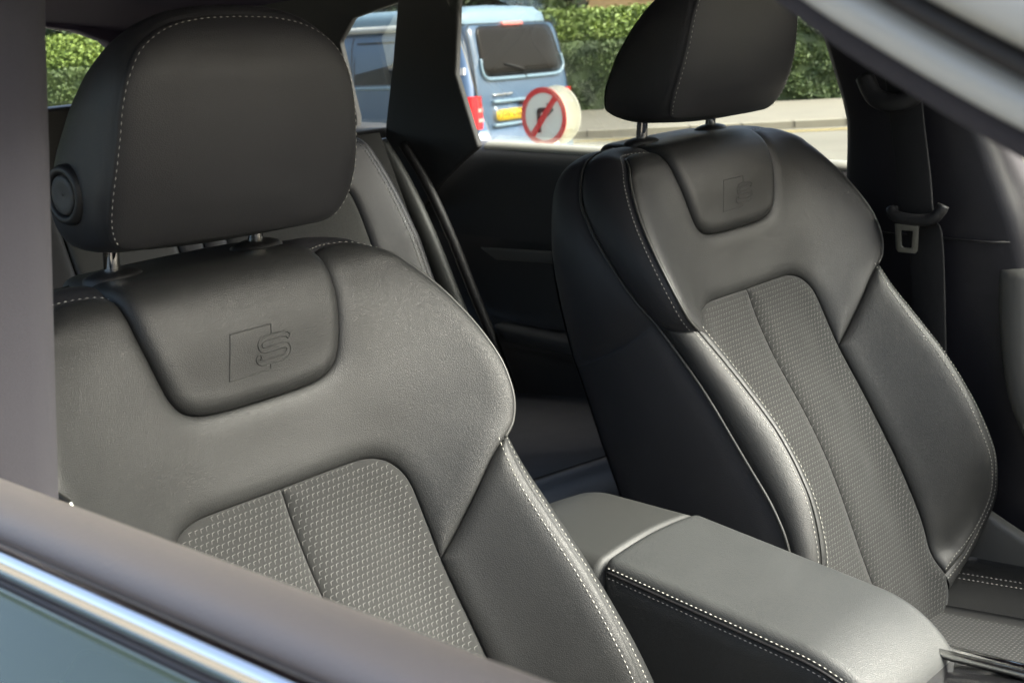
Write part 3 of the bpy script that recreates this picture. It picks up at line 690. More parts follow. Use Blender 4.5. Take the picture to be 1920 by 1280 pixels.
pr = catmull([(1.14, -.06), (1.115, -.055), (1.10, -.065), (1.09, -.10), (1.08, -.2), (1.06, -.24), (1.05, -.30), (1.03, -.36), (1.05, -.40), (1.09, -.43), (1.10, -.6), (1.08, -.82)], 50)
v, f = panel_grid(.30, 1.30, pr); fd = bpart('front_door', M['dark_trim'], v, f)
mb = MB(); P = catmull([(.285, 1.035, -.17), (.30, 1.02, -.26), (.33, 1.0, -.34), (.40, .98, -.40), (.55, .97, -.42), (.8, .97, -.40)], 30); tube(mb, P, np.linspace(.028, .034, 30), 14, flat=.7); mb.build('door_armrest', M['grey_plastic'], fd)
mb = MB(); tube(mb, [(.305, 1.075, -.05), (.265, 1.055, .04), (.225, 1.02, .13), (.19, .99, .22)], .010, 10); mb.build('window_seal', M['rubber'], fd)
mb = MB(); slab(mb, [(.31, 1.10, -.07), (1.25, 1.10, -.05), (.62, 1.0, .27), (.20, 1.01, .24)], .004, 1); fix_normals(mb.build('window_glass', M['glass'], fd, smooth=False))
# near front door: soft sill trim, waist seal, bright strip and green skin

path = [(x, 0, .0 + .0009 * (x - .4) / .1 * 3) for x in np.linspace(-.05, 1.35, 60)]
prof = catmull([(-.335, -.30), (-.338, -.12), (-.345, -.045), (-.353, -.018), (-.363, -.001), (-.375, .0085), (-.387, .0125), (-.397, .0115), (-.4035, .008), (-.4078, .001), (-.4085, -.006), (-.411, -.010)], 44)
v, f = sweep(prof, path); nd = tag(bpart('near_door', M['sill_trim'], v, f), 'near door with soft grey sill and bright window strip')
prof = catmull([(-0.4095, -.02), (-0.4100, .0), (-0.4110, .0065), (-0.4135, .0085), (-0.4160, .0065), (-0.4167, .0)], 14); v, f = sweep(prof, path); bpart('waist_seal', M['rubber'], v, f, nd)
prof = catmull([(-0.4167, .0), (-0.4173, .0085), (-0.4190, .0115), (-0.4225, .0122), (-0.4260, .0105), (-0.4270, .006), (-0.4275, .0)], 16); v, f = sweep(prof, path); bpart('bright_strip', M['chrome'], v, f, nd)
prof = catmull([(-.4273, .0), (-.4278, .0032), (-.4289, .0036), (-.4299, .002)], 10); v, f = sweep(prof, path); bpart('strip_seal', M['rubber'], v, f, nd)
prof = catmull([(-.4297, -.004), (-.4305, .0022), (-.433, .0034), (-.437, .0022), (-.443, -.003), (-.455, -.014), (-.475, -.034), (-.505, -.08), (-.53, -.16), (-.545, -.35), (-.545, -.6)], 50); v, f = sweep(prof, path); bpart('door_skin', M['paint'], v, f, nd)
mb = MB(); slab(mb, [(-.05, -.335, -.30), (-.05, -.335, -.86), (1.35, -.335, -.86), (1.35, -.335, -.30)], -.03, 1); fix_normals(mb.build('door_card', M['dark_trim'], nd, smooth=False))

# ---------------------------------------------------------------- belts
belt = empty('seat_belt', (.17, .97, -.85)); tag(belt, 'black seat belt with steel tongue hanging on the far door post', 'seat belt')
def web(name, pts, w, par, mat):
    P = catmull(pts, 30); G = []
    for i, p in enumerate(P): G.append([(p[0] - w / 2, p[1], p[2]), (p[0] - w * .45, p[1] - .0012, p[2]), (p[0] + w * .45, p[1] - .0012, p[2]), (p[0] + w / 2, p[1], p[2]), (p[0] + w * .45, p[1] + .0012, p[2]), (p[0] - w * .45, p[1] + .0012, p[2])])
    G = np.array(G); o = mesh_obj(name, G.reshape(-1, 3), grid_faces(30, 6, True), mat, par); return fix_normals(o)
web('webbing', [(.155, .955, .10), (.160, .966, .02), (.170, .968, -.05), (.176, .968, -.10), (.180, .985, -.13), (.186, .99, -.26), (.195, .99, -.45), (.20, .99, -.8)], .048, belt, M['belt'])
mb = MB(); P = catmull([(.112, .945, .075), (.13, .938, .052), (.155, .935, .045), (.18, .938, .052), (.198, .945, .078)], 20); tube(mb, P, .012, 12); mb.build('upper_guide', M['black_plastic'], belt)
mb = MB(); P = catmull([(.142, .966, -.093), (.150, .960, -.101), (.175, .958, -.104), (.200, .958, -.101), (.210, .960, -.092), (.214, .962, -.083)], 20); tube(mb, P, .0078, 12); mb.build('tongue_handle', M['black_plastic'], belt)
tn = MB()
o_ = np.array([(-.016, 0), (.017, 0), (.0135, -.034), (.010, -.038), (-.013, -.038), (-.0165, -.034)]); i_ = np.array([(-.0075, -.008), (.0085, -.008), (.006, -.029), (.0045, -.031), (-.006, -.031), (-.008, -.029)])
c = np.array([.168, .956, -.110]); V = []
for yy in (-.0012, .0012):
    for ring in (o_, i_): V += [(c[0] + a, c[1] + yy + b * -.15, c[2] + b) for a, b in ring]
F = []
for i in range(6):
    j = (i + 1) % 6; F += [(i, j, 6 + j, 6 + i), (12 + i, 18 + i, 18 + j, 12 + j), (i, 12 + i, 12 + j, j), (6 + i, 6 + j, 18 + j, 18 + i)]
tn.add(V, F); t_ = fix_normals(tn.build('tongue', M['buckle'], belt, smooth=False)); bevel(t_, .0006, 2)
nb = empty('seat_belt', (.2, -.29, -.85)); tag(nb, 'steel belt tongue just showing beside the near door post', 'seat belt')
web('webbing', [(.255, -.292, .28), (.240, -.288, .1), (.215, -.285, -.06), (.20, -.285, -.3), (.20, -.285, -.8)], .046, nb, M['belt'])
mb = MB(); slab(mb, [(.196, -.252, -.075), (.226, -.250, -.083), (.229, -.250, -.087), (.222, -.250, -.0925), (.196, -.252, -.096)], -.003, 1); bevel(mb.build('tongue', M['buckle'], nb, smooth=False), .0008, 2)
mb = MB(); slab(mb, [(.18, -.262, -.06), (.205, -.256, -.07), (.208, -.256, -.10), (.18, -.262, -.105)], -.012, 1); bevel(mb.build('tongue_handle', M['black_plastic'], nb, smooth=False), .003, 2)
# ---------------------------------------------------------------- centre console
con = empty('centre_console', (.4, .37, -.82)); tag(con, 'centre console with stitched leather armrest between the front seats', 'console')
def ring(yc, hw, zt, zb, rad, n=10, crown=.004):
    pts = []
    def arc(cx, cz, a0, a1):
        for k in range(n): a = a0 + (a1 - a0) * k / (n - 1); pts.append((cx + rad * math.cos(a), cz + rad * math.sin(a)))
    pts.append((yc - hw, zb)); 
    for t in np.linspace(0, 1, 6)[1:]: pts.append((yc - hw, zb + (zt - rad - zb) * t))
    arc(yc - hw + rad, zt - rad, math.pi, math.pi / 2)
    for t in np.linspace(0, 1, 8)[1:-1]: pts.append((yc - hw + rad + (2 * hw - 2 * rad) * t, zt + crown * 4 * t * (1 - t)))
    arc(yc + hw - rad, zt - rad, math.pi / 2, 0)
    for t in np.linspace(0, 1, 6)[1:]: pts.append((yc + hw, zt - rad + (zb - zt + rad) * t))
    return pts
zt_f = lambda x: np.interp(x, [.05, .215, .50], [-.326, -.3195, -.352])
rows = []
xs = np.r_[np.linspace(.205, .222, 6), np.linspace(.235, .41, 14), np.linspace(.419, .499, 26)]
for x in xs:
    d0 = max(0, (.215 - x) / .010); rear = .006 * (1 - math.sqrt(max(0, 1 - min(1, d0) ** 2)))
    d = np.clip((x - .419) / .081, 0, 1); fz = .052 * (1 - math.sqrt(max(0, 1 - d * d * .995)))
    hw = .0755 - .008 * d * d - rear; zt = zt_f(x) - fz - rear
    rows.append([(x, y, z) for y, z in ring(.3605, hw, zt, -.455 + .03 * d, .012)])
G = np.array(rows); n2 = G.shape[1]
lid = fix_normals(mesh_obj('armrest_lid', G.reshape(-1, 3), grid_faces(len(xs), n2) + [tuple(range(n2)), tuple((len(xs) - 1) * n2 + k for k in range(n2))], M['leather_arm'], con))
mb = MB()
for dz, dy in ((.0075, .0002), (.0175, -.0004)):
    P = np.array([(x, .3605 - (.0755 - .008 * np.clip((x - .419) / .081, 0, 1) ** 2) + dy, zt_f(x) - .052 * (1 - math.sqrt(max(0, 1 - np.clip((x - .419) / .081, 0, 1) ** 2 * .995))) - dz) for x in np.linspace(.212, .492, 80)])
    stitches(mb, P, np.tile([0, -1.0, .3], (80, 1)), .0036, .0017, .00065)
tag(mb.build('stitching', M['thread'], lid, smooth=False), kind='stuff')
P = np.array([(x, .3605 - (.0755 - .008 * np.clip((x - .419) / .081, 0, 1) ** 2) - .0002, zt_f(x) - .052 * (1 - math.sqrt(max(0, 1 - np.clip((x - .419) / .081, 0, 1) ** 2 * .995))) - .0125) for x in np.linspace(.212, .493, 80)])
mb = MB(); tube(mb, P, .0016, 6); mb.build('seam', M['rubber'], lid)
rows = []
xs = np.linspace(.03, .203, 22)
for x in xs:
    d = np.clip((.10 - x) / .07, 0, 1); rows.append([(x, y, z) for y, z in ring(.3605, .083 - .01 * d * d, -.322 - .045 * (1 - math.sqrt(max(0, 1 - d * d * .99))), -.80, .022)])
G = np.array(rows); fix_normals(mesh_obj('console_rear', G.reshape(-1, 3), grid_faces(22, G.shape[1]) + [tuple(range(n2)), tuple(21 * n2 + k for k in range(n2))], M['grey_dark'], con))
mb = MB(); box(mb, (.19, .289, -.82), (.95, .432, -.452)); bevel(mb.build('console_body', M['dark_trim'], con), .012, 3)
mb = MB(); slab(mb, [(.46, .300, -.39), (.95, .300, -.345), (.95, .300, -.46), (.46, .300, -.46)], .122, 1); bevel(mb.build('console_top', M['gloss_black'], con), .006, 2)
for y, z, r, m in ((.428, -.385, .0045, 'chrome'), (.4045, -.378, .0045, 'satin')):
    mb = MB(); tube(mb, [(.44, y, z - .002), (.60, y + .008, z + .002), (.95, y + .012, z + .03)], r, 10); mb.build('trim_strip', M[m], con)
# near lower trim line beside the console
mb = MB(); tube(mb, catmull([(.20, .282, -.41), (.27, .280, -.45), (.36, .279, -.49), (.50, .279, -.53)], 20), .004, 8); mb.build('lower_trim', M['dark_trim'], con)

# ---------------------------------------------------------------- rear bench
rb = empty('rear_bench', (-.5, .37, -.82)); tag(rb, 'black rear bench seat behind the two front seats', 'rear seat')
RR = math.radians(23); rvd = np.array([-math.sin(RR), 0, math.cos(RR)]); rwd = np.array([math.cos(RR), 0, math.sin(RR)]); R0 = np.array([-.79, 0, -.0])
RW = lambda Q: R0 + np.atleast_2d(Q)[:, :1] * UD + np.atleast_2d(Q)[:, 1:2] * rvd + np.atleast_2d(Q)[:, 2:3] * rwd
def rmap(us):
    us = np.atleast_2d(us); u, s = us[:, 0], us[:, 1]
    e = np.clip((np.abs(u - .37) - .40) / .17, 0, 1)
    w = 0.02 + .03 * np.sin(e * math.pi * .5) ** 2 * np.clip((-.02 - s) / .2, .25, 1) - .02 * np.clip((np.abs(u - .37) - .1) / .1, 0, 1) * 0
    th = np.clip((s + .06) / .05, 0, math.pi / 2)
    return np.c_[u, np.minimum(s, -.06) + .05 * np.sin(th), w - .05 * (1 - np.cos(th))]
D = .007
rw_out = catmull([(.81, .0), (.845, -.02), (.865, -.06), (.877, -.12), (.882, -.2), (.882, -.3), (.882, -.52)], 30)
ins_o = catmull([(.545, -.105), (.60, -.095), (.68, -.092), (.74, -.095), (.785, -.11), (.80, -.15), (.80, -.3), (.80, -.52)], 40)
bord = np.vstack([[(.50, -.52), (.50, -.01), (.56, .0)], rw_out[:1], rw_out[1:], ins_o[::-1], [(.54, -.15), (.54, -.52)]])
panel('backrest_cover', bord, rmap, RW, M['leather_smooth'], rb, r=.016, step=.009)
panel('backrest_insert', np.vstack([ins_o, [(.54, -.52), (.54, -.15)]]), rmap, RW, M['fabric_rear'], rb, r=.014, step=.009)
wing = np.vstack([rw_out, np.stack([rw_out[::-1][:, 0] + np.linspace(.03, .035, 30), rw_out[::-1][:, 1]], 1)])
def wmap(us):
    us = np.atleast_2d(us); e = np.interp(us[:, 1], rw_out[::-1][:, 1], rw_out[::-1][:, 0]); d = us[:, 0] - e; p = rmap(np.c_[e, us[:, 1]]); return np.c_[e + d * .8, p[:, 1], p[:, 2] - d * .6 - d * d * 8]
panel('backrest_wing', wing, wmap, RW, M['leather_smooth'], rb, r=.012, step=.008)
panel('centre_panel', [(.455, -.52), (.455, -.015), (.29, -.015), (.29, -.52)], rmap, RW, M['grey_leather'], rb, r=.012, step=.01)
panel('centre_edge', [(.498, -.52), (.498, -.012), (.457, -.015), (.457, -.52)], rmap, RW, M['leather_smooth'], rb, r=.012, step=.01)
bl = np.array([(.288, -.52), (.288, -.01), (.2, 0), (-.175, .0), (-.2, -.05), (-.24, -.24), (-.25, -.52)])
panel('backrest_cover', bl, rmap, RW, M['leather_smooth'], rb, r=.016, step=.012)
mb = MB()
for off in (.006, .013):
    us = rw_out - [off, 0]; nn = surf_normal(rmap, us); P = rmap(us) - nn * pillow(np.full(len(us), off), .016, D)[:, None]; stitches(mb, RW(P), RW(nn) - R0, .004, .002, .0007)
tag(mb.build('stitching', M['thread_dim'], rb, smooth=False), kind='stuff')
def bcz(u, x): return -.455 + .10 * (x + .45) + .016 * np.cos((u - .37) * 5) - np.where(x > -.13, (x + .13) ** 2 * 9, 0)
bmap_ = lambda us: np.c_[np.atleast_2d(us)[:, 1], np.atleast_2d(us)[:, 0], bcz(np.atleast_2d(us)[:, 0], np.atleast_2d(us)[:, 1])]
ident = lambda P: P
panel('cushion_front', [(-.25, -.16), (1.02, -.16), (1.02, .02), (-.25, .02)], bmap_, ident, M['leather_smooth'], rb, r=.016, step=.012, flip=True)
panel('cushion_cover', [(-.25, -.60), (1.02, -.60), (1.02, -.16), (-.25, -.16)], bmap_, ident, M['leather_smooth'], rb, r=.016, step=.014, flip=True)
mb = MB()
for xo in (-.035, -.045, -.055, -.065):
    us = np.c_[np.linspace(.2, 1.0, 60), np.full(60, xo)]; stitches(mb, bmap_(us) + [0, 0, .0004], np.tile([0, 0, 1.0], (60, 1)), .0045, .003, .0009)
tag(mb.build('stitching', M['thread_dim'], rb, smooth=False), kind='stuff')
mb = MB(); box(mb, (-.85, -.24, -.82), (-.02, 1.01, -.52)); bevel(mb.build('bench_base', M['black_plastic'], rb), .03, 2)
mb = MB(); slab(mb, [(-.83, -.2, -.03), (-.60, -.2, -.55), (-.74, -.2, -.58), (-.92, -.2, -.06)], 1.16, 1); fix_normals(mb.build('backrest_shell', M['carpet'], rb, smooth=False))

# ================================================================== the street behind
M['asphalt'] = plain('worn_asphalt', (0.105, 0.098, 0.076), 0.9, noise=0.25, nscale=0.8, bump=0.3, bscale=60, bdist=0.01)
M['slab'] = plain('pavement_slabs', (0.125, 0.115, 0.088), 0.9, noise=0.2, nscale=1.5)
M['kerbstone'] = plain('kerb_stone', (0.17, 0.155, 0.115), 0.85, noise=0.2, nscale=4)
M['yellow_line'] = plain('yellow_road_paint', (0.30, 0.23, 0.07), 0.7, noise=0.3, nscale=5)
M['lawn'] = plain('rough_lawn', (0.05, 0.075, 0.016), 0.95, noise=0.4, nscale=1.2)
M['soil'] = plain('dark_soil', (0.02, 0.016, 0.012), 1.0)
def leafmat(name, a, b):
    m, n, l, bs = new_mat(name); tc = n.new('ShaderNodeTexCoord'); t = n.new('ShaderNodeTexNoise'); t.inputs['Scale'].default_value = 2.2; t.inputs['Detail'].default_value = 6
    r = n.new('ShaderNodeMix'); r.data_type = 'RGBA'; r.inputs[6].default_value = (*a, 1); r.inputs[7].default_value = (*b, 1)
    mr = n.new('ShaderNodeMapRange'); mr.inputs['From Min'].default_value = .35; mr.inputs['From Max'].default_value = .65
    l.new(tc.outputs['Object'], t.inputs['Vector']); l.new(t.outputs['Fac'], mr.inputs['Value']); l.new(mr.outputs[0], r.inputs[0]); l.new(r.outputs[2], bs.inputs['Base Color'])
    bs.inputs['Roughness'].default_value = .6
    return m
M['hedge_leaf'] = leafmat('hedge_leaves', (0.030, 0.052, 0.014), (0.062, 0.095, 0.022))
M['bright_leaf'] = leafmat('sunlit_yellow_leaves', (0.085, 0.13, 0.018), (0.135, 0.185, 0.03))  # sunlight on the hedge top put into leaf colour; also the yellow-green shrub
M['dark_leaf'] = leafmat('shrub_leaves', (0.018, 0.034, 0.010), (0.035, 0.055, 0.014))
M['bark'] = plain('bark', (0.04, 0.03, 0.02), 0.9)
M['van_paint'] = plain('van_blue_paint', (0.048, 0.088, 0.145), 0.35, metal=0.0, coat=0.6)
M['van_pale'] = plain('van_pale_blue', (0.13, 0.20, 0.25), 0.4, coat=0.3)
M['van_glass'] = plain('van_dark_glass', (0.012, 0.011, 0.010), 0.2, spec=0.1)
M['tail_red'] = plain('tail_lamp_red', (0.45, 0.006, 0.010), 0.2, coat=0.6)
M['tail_clear'] = plain('tail_lamp_clear', (0.5, 0.16, 0.14), 0.2)
M['plate'] = plain('yellow_plate', (0.62, 0.40, 0.0), 0.5)
M['black'] = plain('matt_black', (0.008, 0.008, 0.008), 0.7)
M['sign_red'] = plain('sign_red', (0.75, 0.02, 0.02), 0.45)
M['sign_white'] = plain('sign_white', (0.85, 0.84, 0.74), 0.5)
M['sign_grey'] = plain('sign_back', (0.78, 0.76, 0.64), 0.6)
M['tyre'] = plain('tyre_rubber', (0.012, 0.012, 0.012), 0.9)
M['brick'] = plain('tan_brick_wall', (0.20, 0.13, 0.065), 0.9, noise=0.25, nscale=6)
M['fabric_in'] = plain('van_curtain', (0.10, 0.095, 0.08), 0.9)

DEL = math.radians(2.2); CH = 1.85
f0 = np.array([-math.sin(YAW), math.cos(YAW), 0]); ER = np.array([math.cos(YAW), math.sin(YAW), 0]); Z1 = np.array([0, 0, 1.0])
EF = math.cos(DEL) * f0 - math.sin(DEL) * Z1; EU = math.cos(DEL) * Z1 + math.sin(DEL) * f0
def X(P):                                    # street coordinates (right, ahead, height above the road) -> car coordinates
    P = np.atleast_2d(np.asarray(P, float)); return CAM + P[:, :1] * ER + P[:, 1:2] * EF + (P[:, 2:3] - CH) * EU
def street_empty(name, p): return empty(name, X([p])[0])

# ground: level under the car, easing down to the road beyond
rr = np.r_[np.linspace(-400, -40, 14), np.linspace(-30, 30, 41), np.linspace(40, 400, 14)]; dd = np.r_[np.linspace(-300, -10, 12), np.linspace(-6, 40, 47), np.linspace(50, 900, 24)]
V = []
for d in dd:
    for r in rr:
        a = np.array([CAM[0], CAM[1], -ZS]) + r * ER + d * f0; b = X([(r, d, 0)])[0]; t = np.clip((d - 3) / 7, 0, 1); t = t * t * (3 - 2 * t)
        V.append(a * (1 - t) + b * t)
tag(fix_normals(mesh_obj('road', V, grid_faces(len(dd), len(rr)), M['asphalt'])), kind='structure')
def sheet(name, r0, r1, d0, d1, h, mat, n=2, slope=-.06, thick=0.0):
    Q = [(r0, d0 + slope * r0, h), (r1, d0 + slope * r1, h), (r1, d1 + slope * r1, h), (r0, d1 + slope * r0, h)]
    if thick:
        W_ = np.vstack([X(Q), X([(a, b, c - thick) for a, b, c in Q])]); F = [(0, 1, 2, 3), (7, 6, 5, 4)] + [(i, i + 4, (i + 1) % 4 + 4, (i + 1) % 4) for i in range(4)]
        return fix_normals(mesh_obj(name, W_, F, mat, smooth=False))
    return mesh_obj(name, X(Q), [(0, 1, 2, 3)], mat, smooth=False)
tag(sheet('pavement', -80, 80, 24.7, 31.4, .12, M['slab'], thick=.2), kind='structure')
kerb = tag(sheet('kerb', -80, 80, 24.4, 24.69, .128, M['kerbstone'], thick=.3), kind='structure')
tag(sheet('road_line', -80, 80, 23.55, 23.66, .008, M['yellow_line']), kind='structure')
tag(sheet('road_line', -80, 80, 23.85, 23.96, .008, M['yellow_line']), kind='structure')
tag(sheet('lawn', -90, 90, 31.4, 90, .10, M['lawn'], thick=.2), kind='structure')

def leaves(P, N, size, jitter=.8):
    """leaf-sized quads at points P leaning about normals N"""
    n = len(P); a = rng.normal(0, jitter, (n, 3)) + N; a /= np.linalg.norm(a, axis=1)[:, None]
    t = np.cross(a, rng.normal(0, 1, (n, 3))); t /= np.linalg.norm(t, axis=1)[:, None]; b = np.cross(a, t)
    s = size * rng.uniform(.6, 1.3, (n, 1)); w = s * .55
    V = np.stack([P - t * s, P - b * w + a * s * .15, P + t * s, P + b * w + a * s * .15], 1).reshape(-1, 3)
    return V, np.arange(4 * n).reshape(-1, 4)
def hedge(name, r0, r1, d, top_front, top_back, depth, mat_f, mat_t, label, slope=-.06, nleaf=16000, size=.05):
    root = street_empty(name, ((r0 + r1) / 2, d, 0)); tag(root, label, 'hedge')
    prof = np.array([(0, .1), (-.04, .6), (-.05, top_front * .7), (0, top_front - .05), (.12, top_front), (depth * .6, top_back), (depth, top_back - .1), (depth, .1)])
    xs = np.linspace(r0, r1, max(8, int((r1 - r0) / .4))); G = []
    for x in xs:
        G.append([(x, d + slope * x + a + rng.normal(0, .03), b + rng.normal(0, .03)) for a, b in prof])
    G = np.array(G); mesh_obj('hedge_core', X(G.reshape(-1, 3)), grid_faces(len(xs), len(prof)), mat_f, root)
    # front leaves
    n = nleaf; x = rng.uniform(r0, r1, n); z = rng.uniform(.12, top_front, n); bump = .06 * np.sin(x * 5 + 3 * np.sin(z * 4)) + .05 * np.sin(z * 9 + x * 3)
    P = X(np.c_[x, d + slope * x - .06 + bump + rng.normal(0, .05, n), z]); V, F = leaves(P, np.tile(-EF, (n, 1)), size)
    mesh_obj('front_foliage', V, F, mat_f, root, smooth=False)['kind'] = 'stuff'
    n = int(nleaf * 1.2); x = rng.uniform(r0, r1, n); t = rng.uniform(0, 1, n)
    P = X(np.c_[x, d + slope * x + t * depth, np.interp(t, [0, .6, 1], [top_front, top_back, top_back]) + rng.normal(0, .05, n) + .05]); V, F = leaves(P, np.tile(EU * 2.0, (n, 1)), size * 1.2)
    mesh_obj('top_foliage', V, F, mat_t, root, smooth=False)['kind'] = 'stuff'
    return root
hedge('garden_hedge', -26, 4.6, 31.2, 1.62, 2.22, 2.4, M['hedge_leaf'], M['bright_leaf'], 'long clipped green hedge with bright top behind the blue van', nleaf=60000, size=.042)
hedge('garden_hedge', 4.6, 14, 31.1, 1.92, 2.02, 1.6, M['hedge_leaf'], M['hedge_leaf'], 'taller dark hedge between the far head restraint and the belt post', nleaf=26000, size=.055)
def shrub(name, r, d, h, rad, mat, label, n=5000, size=.09):
    root = street_empty(name, (r, d, 0)); tag(root, label, 'tree', 'shrubs behind the hedge')
    mb = MB(); P = X([(r, d, 0), (r + .05, d, h * .4), (r - .03, d, h * .8)]); tube(mb, P, [.12, .09, .04], 8); mb.build('trunk', M['bark'], root)
    cl = rng.normal(0, 1, (22, 3)); cl /= np.linalg.norm(cl, axis=1)[:, None]; cl *= rng.uniform(.3, .8, (22, 1)); k = rng.integers(0, 22, n)
    o = rng.normal(0, 1, (n, 3)); o /= np.linalg.norm(o, axis=1)[:, None]; q = cl[k] + o * rng.uniform(.15, .38, (n, 1))
    P = X(np.array([r, d, h * .58]) + q * [rad, rad, h * .45]); V, F = leaves(P, (o[:, :1] * ER + o[:, 1:2] * EF + o[:, 2:] * EU) * 1.2, size)
    mesh_obj('crown', V, F, mat, root, smooth=False)
    return root
for i, (r, d, h, rad, m, lb) in enumerate(((.9, 35.5, 5.2, 1.6, 'dark_leaf', 'dark green shrub above the hedge right of the van roof'), (-1.6, 36, 5.5, 1.9, 'dark_leaf', 'green shrub rising behind the roof of the blue van'),
        (-10.6, 37, 4.6, 2.0, 'dark_leaf', 'leafy shrub seen through the rear window, at its left'), (-13.8, 38, 5.0, 2.2, 'bright_leaf', 'yellow green shrub mostly behind the near door post'), (-6.5, 37, 5.0, 2.4, 'dark_leaf', 'dark shrub behind the near head restraint'))):
    shrub('garden_shrub', r, d, h, rad, M[m], lb)
# house wall far behind, only its foot shows over the hedge
hs = street_empty('house', (7, 42, 0)); tag(hs, 'tan brick house wall above the hedge, cut by the top edge', 'house')
mb = MB(); box(mb, (0, 0, 0), (1, 1, 1)); Vb = np.array(mb.v) * [14, 7, 6] + [2.6, 40, 0]; fix_normals(mesh_obj('wall', X(Vb), mb.f, M['brick'], hs, smooth=False))
for k in range(3):
    Vb = np.array(mb.v) * [1.5, .10, 1.4] + [4.2 + 3.6 * k, 39.93, 2.75]; fix_normals(mesh_obj('window', X(Vb), mb.f, M['van_glass'], hs, smooth=False))
Q = [(2.2, 39.6, 6), (17, 39.6, 6), (17, 43.5, 8.6), (2.2, 43.5, 8.6), (2.2, 47.4, 6), (17, 47.4, 6)]
mesh_obj('roof', X(Q), [(0, 1, 2, 3), (3, 2, 5, 4)], M['brick'], hs, smooth=False)

# ---------------------------------------------------------------- camper van
VL = np.array([-.31, 13.98]); VX = np.array([.596, .803]); VY = np.array([-.803, .596])
van = street_empty('camper_van', (*(VL + VX * .92 + VY * 2.4), 0)); tag(van, 'light blue camper van with dark windows and yellow plate', 'van')
def VW(P):
    P = np.atleast_2d(np.asarray(P, float)); g = VL + P[:, :1] * VX + P[:, 1:2] * VY; return X(np.c_[g, P[:, 2]])
WV = 1.84
lean = lambda z: .15 * np.clip((z - 1.15) / .85, 0, 1) ** 1.6 - .02 * np.clip((z - .5) / .5, 0, 1)
half = [(.80, .28), (.90, .36), (.915, .55), (.92, .85), (.918, 1.12), (.90, 1.36), (.875, 1.6), (.845, 1.8), (.80, 1.90), (.70, 1.955), (.45, 1.985), (.0, 1.995)]
profv = [(x, z) for x, z in half] + [(-x, z) for x, z in half[::-1][1:]]
rows = []
for y in (0, .012, .035, .07, .13, .4, 1.2, 2.2, 3.2, 3.6, 3.9, 4.3, 4.75, 4.9):
    ins = {0: .075, .012: .042, .035: .02, .07: .006}.get(y, 0); row = []
    for x, z in profv:
        xx = x * (1 - ins / .92); zz = z - (ins * .8 if z > 1.5 else 0); yy = y + lean(z) * np.clip(1 - y / 2, 0, 1)
        if y > 3.2: zz = min(z, np.interp(y, [3.2, 3.6, 4.3, 4.9], [2.0, 1.8, 1.15, .8]))
        row.append((.92 + xx, yy, zz))
    rows.append(row)
G = np.array(rows); npf = len(profv)
cap = [tuple(range(npf))]
# rear skin as rows across, so it shades as a gently curved tailgate
fix_normals(mesh_obj('body', VW(G.reshape(-1, 3)), grid_faces(len(rows), npf) + [tuple((len(rows) - 1) * npf + k for k in range(npf))], M['van_paint'], van))
ry = lambda x, z: -.018 - .012 * (1 - ((x - .92) / .92) ** 2) + lean(z)
def rear_patch(name, outline, mat, par, off=0.0, nx=12, depth=.03):
    """a piece of the tailgate following its curve; outline (x, z) polygon"""
    ol = resample(np.array(outline, float), step=.06, closed=True); lo, hi = ol.min(0), ol.max(0)
    gx, gz = np.meshgrid(np.arange(lo[0], hi[0], .09), np.arange(lo[1], hi[1], .09)); g = np.stack([gx.ravel(), gz.ravel()], 1); g = g[inside(g, ol)]; g = g[dist_to_outline(g, ol) > .03]
    res = delaunay_2d_cdt([Vector(p) for p in np.vstack([ol, g])], [], [list(range(len(ol)))], 1, 1e-6); P = np.array([tuple(p) for p in res[0]])
    front = np.c_[P[:, 0], ry(P[:, 0], P[:, 1]) - off, P[:, 1]]; n = len(ol); rim = np.c_[ol[:, 0], ry(ol[:, 0], ol[:, 1]) - off + depth, ol[:, 1]]
    m = len(P); idx = [int(np.argmin(((P - q) ** 2).sum(1))) for q in ol]
    F = list(res[2]) + [(idx[i], idx[(i + 1) % n], m + (i + 1) % n, m + i) for i in range(n)]
    return fix_normals(mesh_obj(name, VW(np.vstack([front, rim])), F, mat, par))
def rrect(x0, x1, z0, z1, r, xt0=None, xt1=None):
    xt0 = x0 if xt0 is None else xt0; xt1 = x1 if xt1 is None else xt1; P = []
    for cx, cz, a in ((x1 - r, z0 + r, -90), (xt1 - r, z1 - r, 0), (xt0 + r, z1 - r, 90), (x0 + r, z0 + r, 180)):
        for k in range(6): t = math.radians(a + 18 * k); P.append((cx + r * math.cos(t), cz + r * math.sin(t)))
    return P
tail = rear_patch('tailgate', rrect(.05, 1.79, .42, 1.97, .10, .13, 1.71), M['van_paint'], van, depth=.06)
rear_patch('rear_window', rrect(.23, 1.68, 1.44, 1.95, .11, .26, 1.63), M['van_glass'], van, off=.010)
mb = MB(); P = [(x, ry(x, z) - .014, z) for x, z in catmull([(.235, 1.62), (.225, 1.50), (.27, 1.435), (.40, 1.415), (1.0, 1.412), (1.5, 1.415), (1.62, 1.435), (1.69, 1.50), (1.685, 1.62)], 40)]; tube(mb, VW(P), .02, 8); mb.build('window_lip', M['van_pale'], van)  # pale tube paints the highlight along the body crease under the rear window
rear_patch('plate_recess', rrect(.34, 1.5, .97, 1.16, .04), M['van_shade'] if 'van_shade' in M else M['van_paint'], van, off=.004)
pl = rear_patch('number_plate', rrect(.39, .91, .985, 1.10, .015), M['plate'], van, off=.012)
for z, nm in ((1.185, 'grip_ledge'), (.945, 'lower_ledge')):
    mb = MB(); P = [(x, ry(x, z) - .018, z) for x in np.linspace(.33, 1.52, 16)]; tube(mb, VW(P), .02, 8); mb.build(nm, M['van_pale'], van)
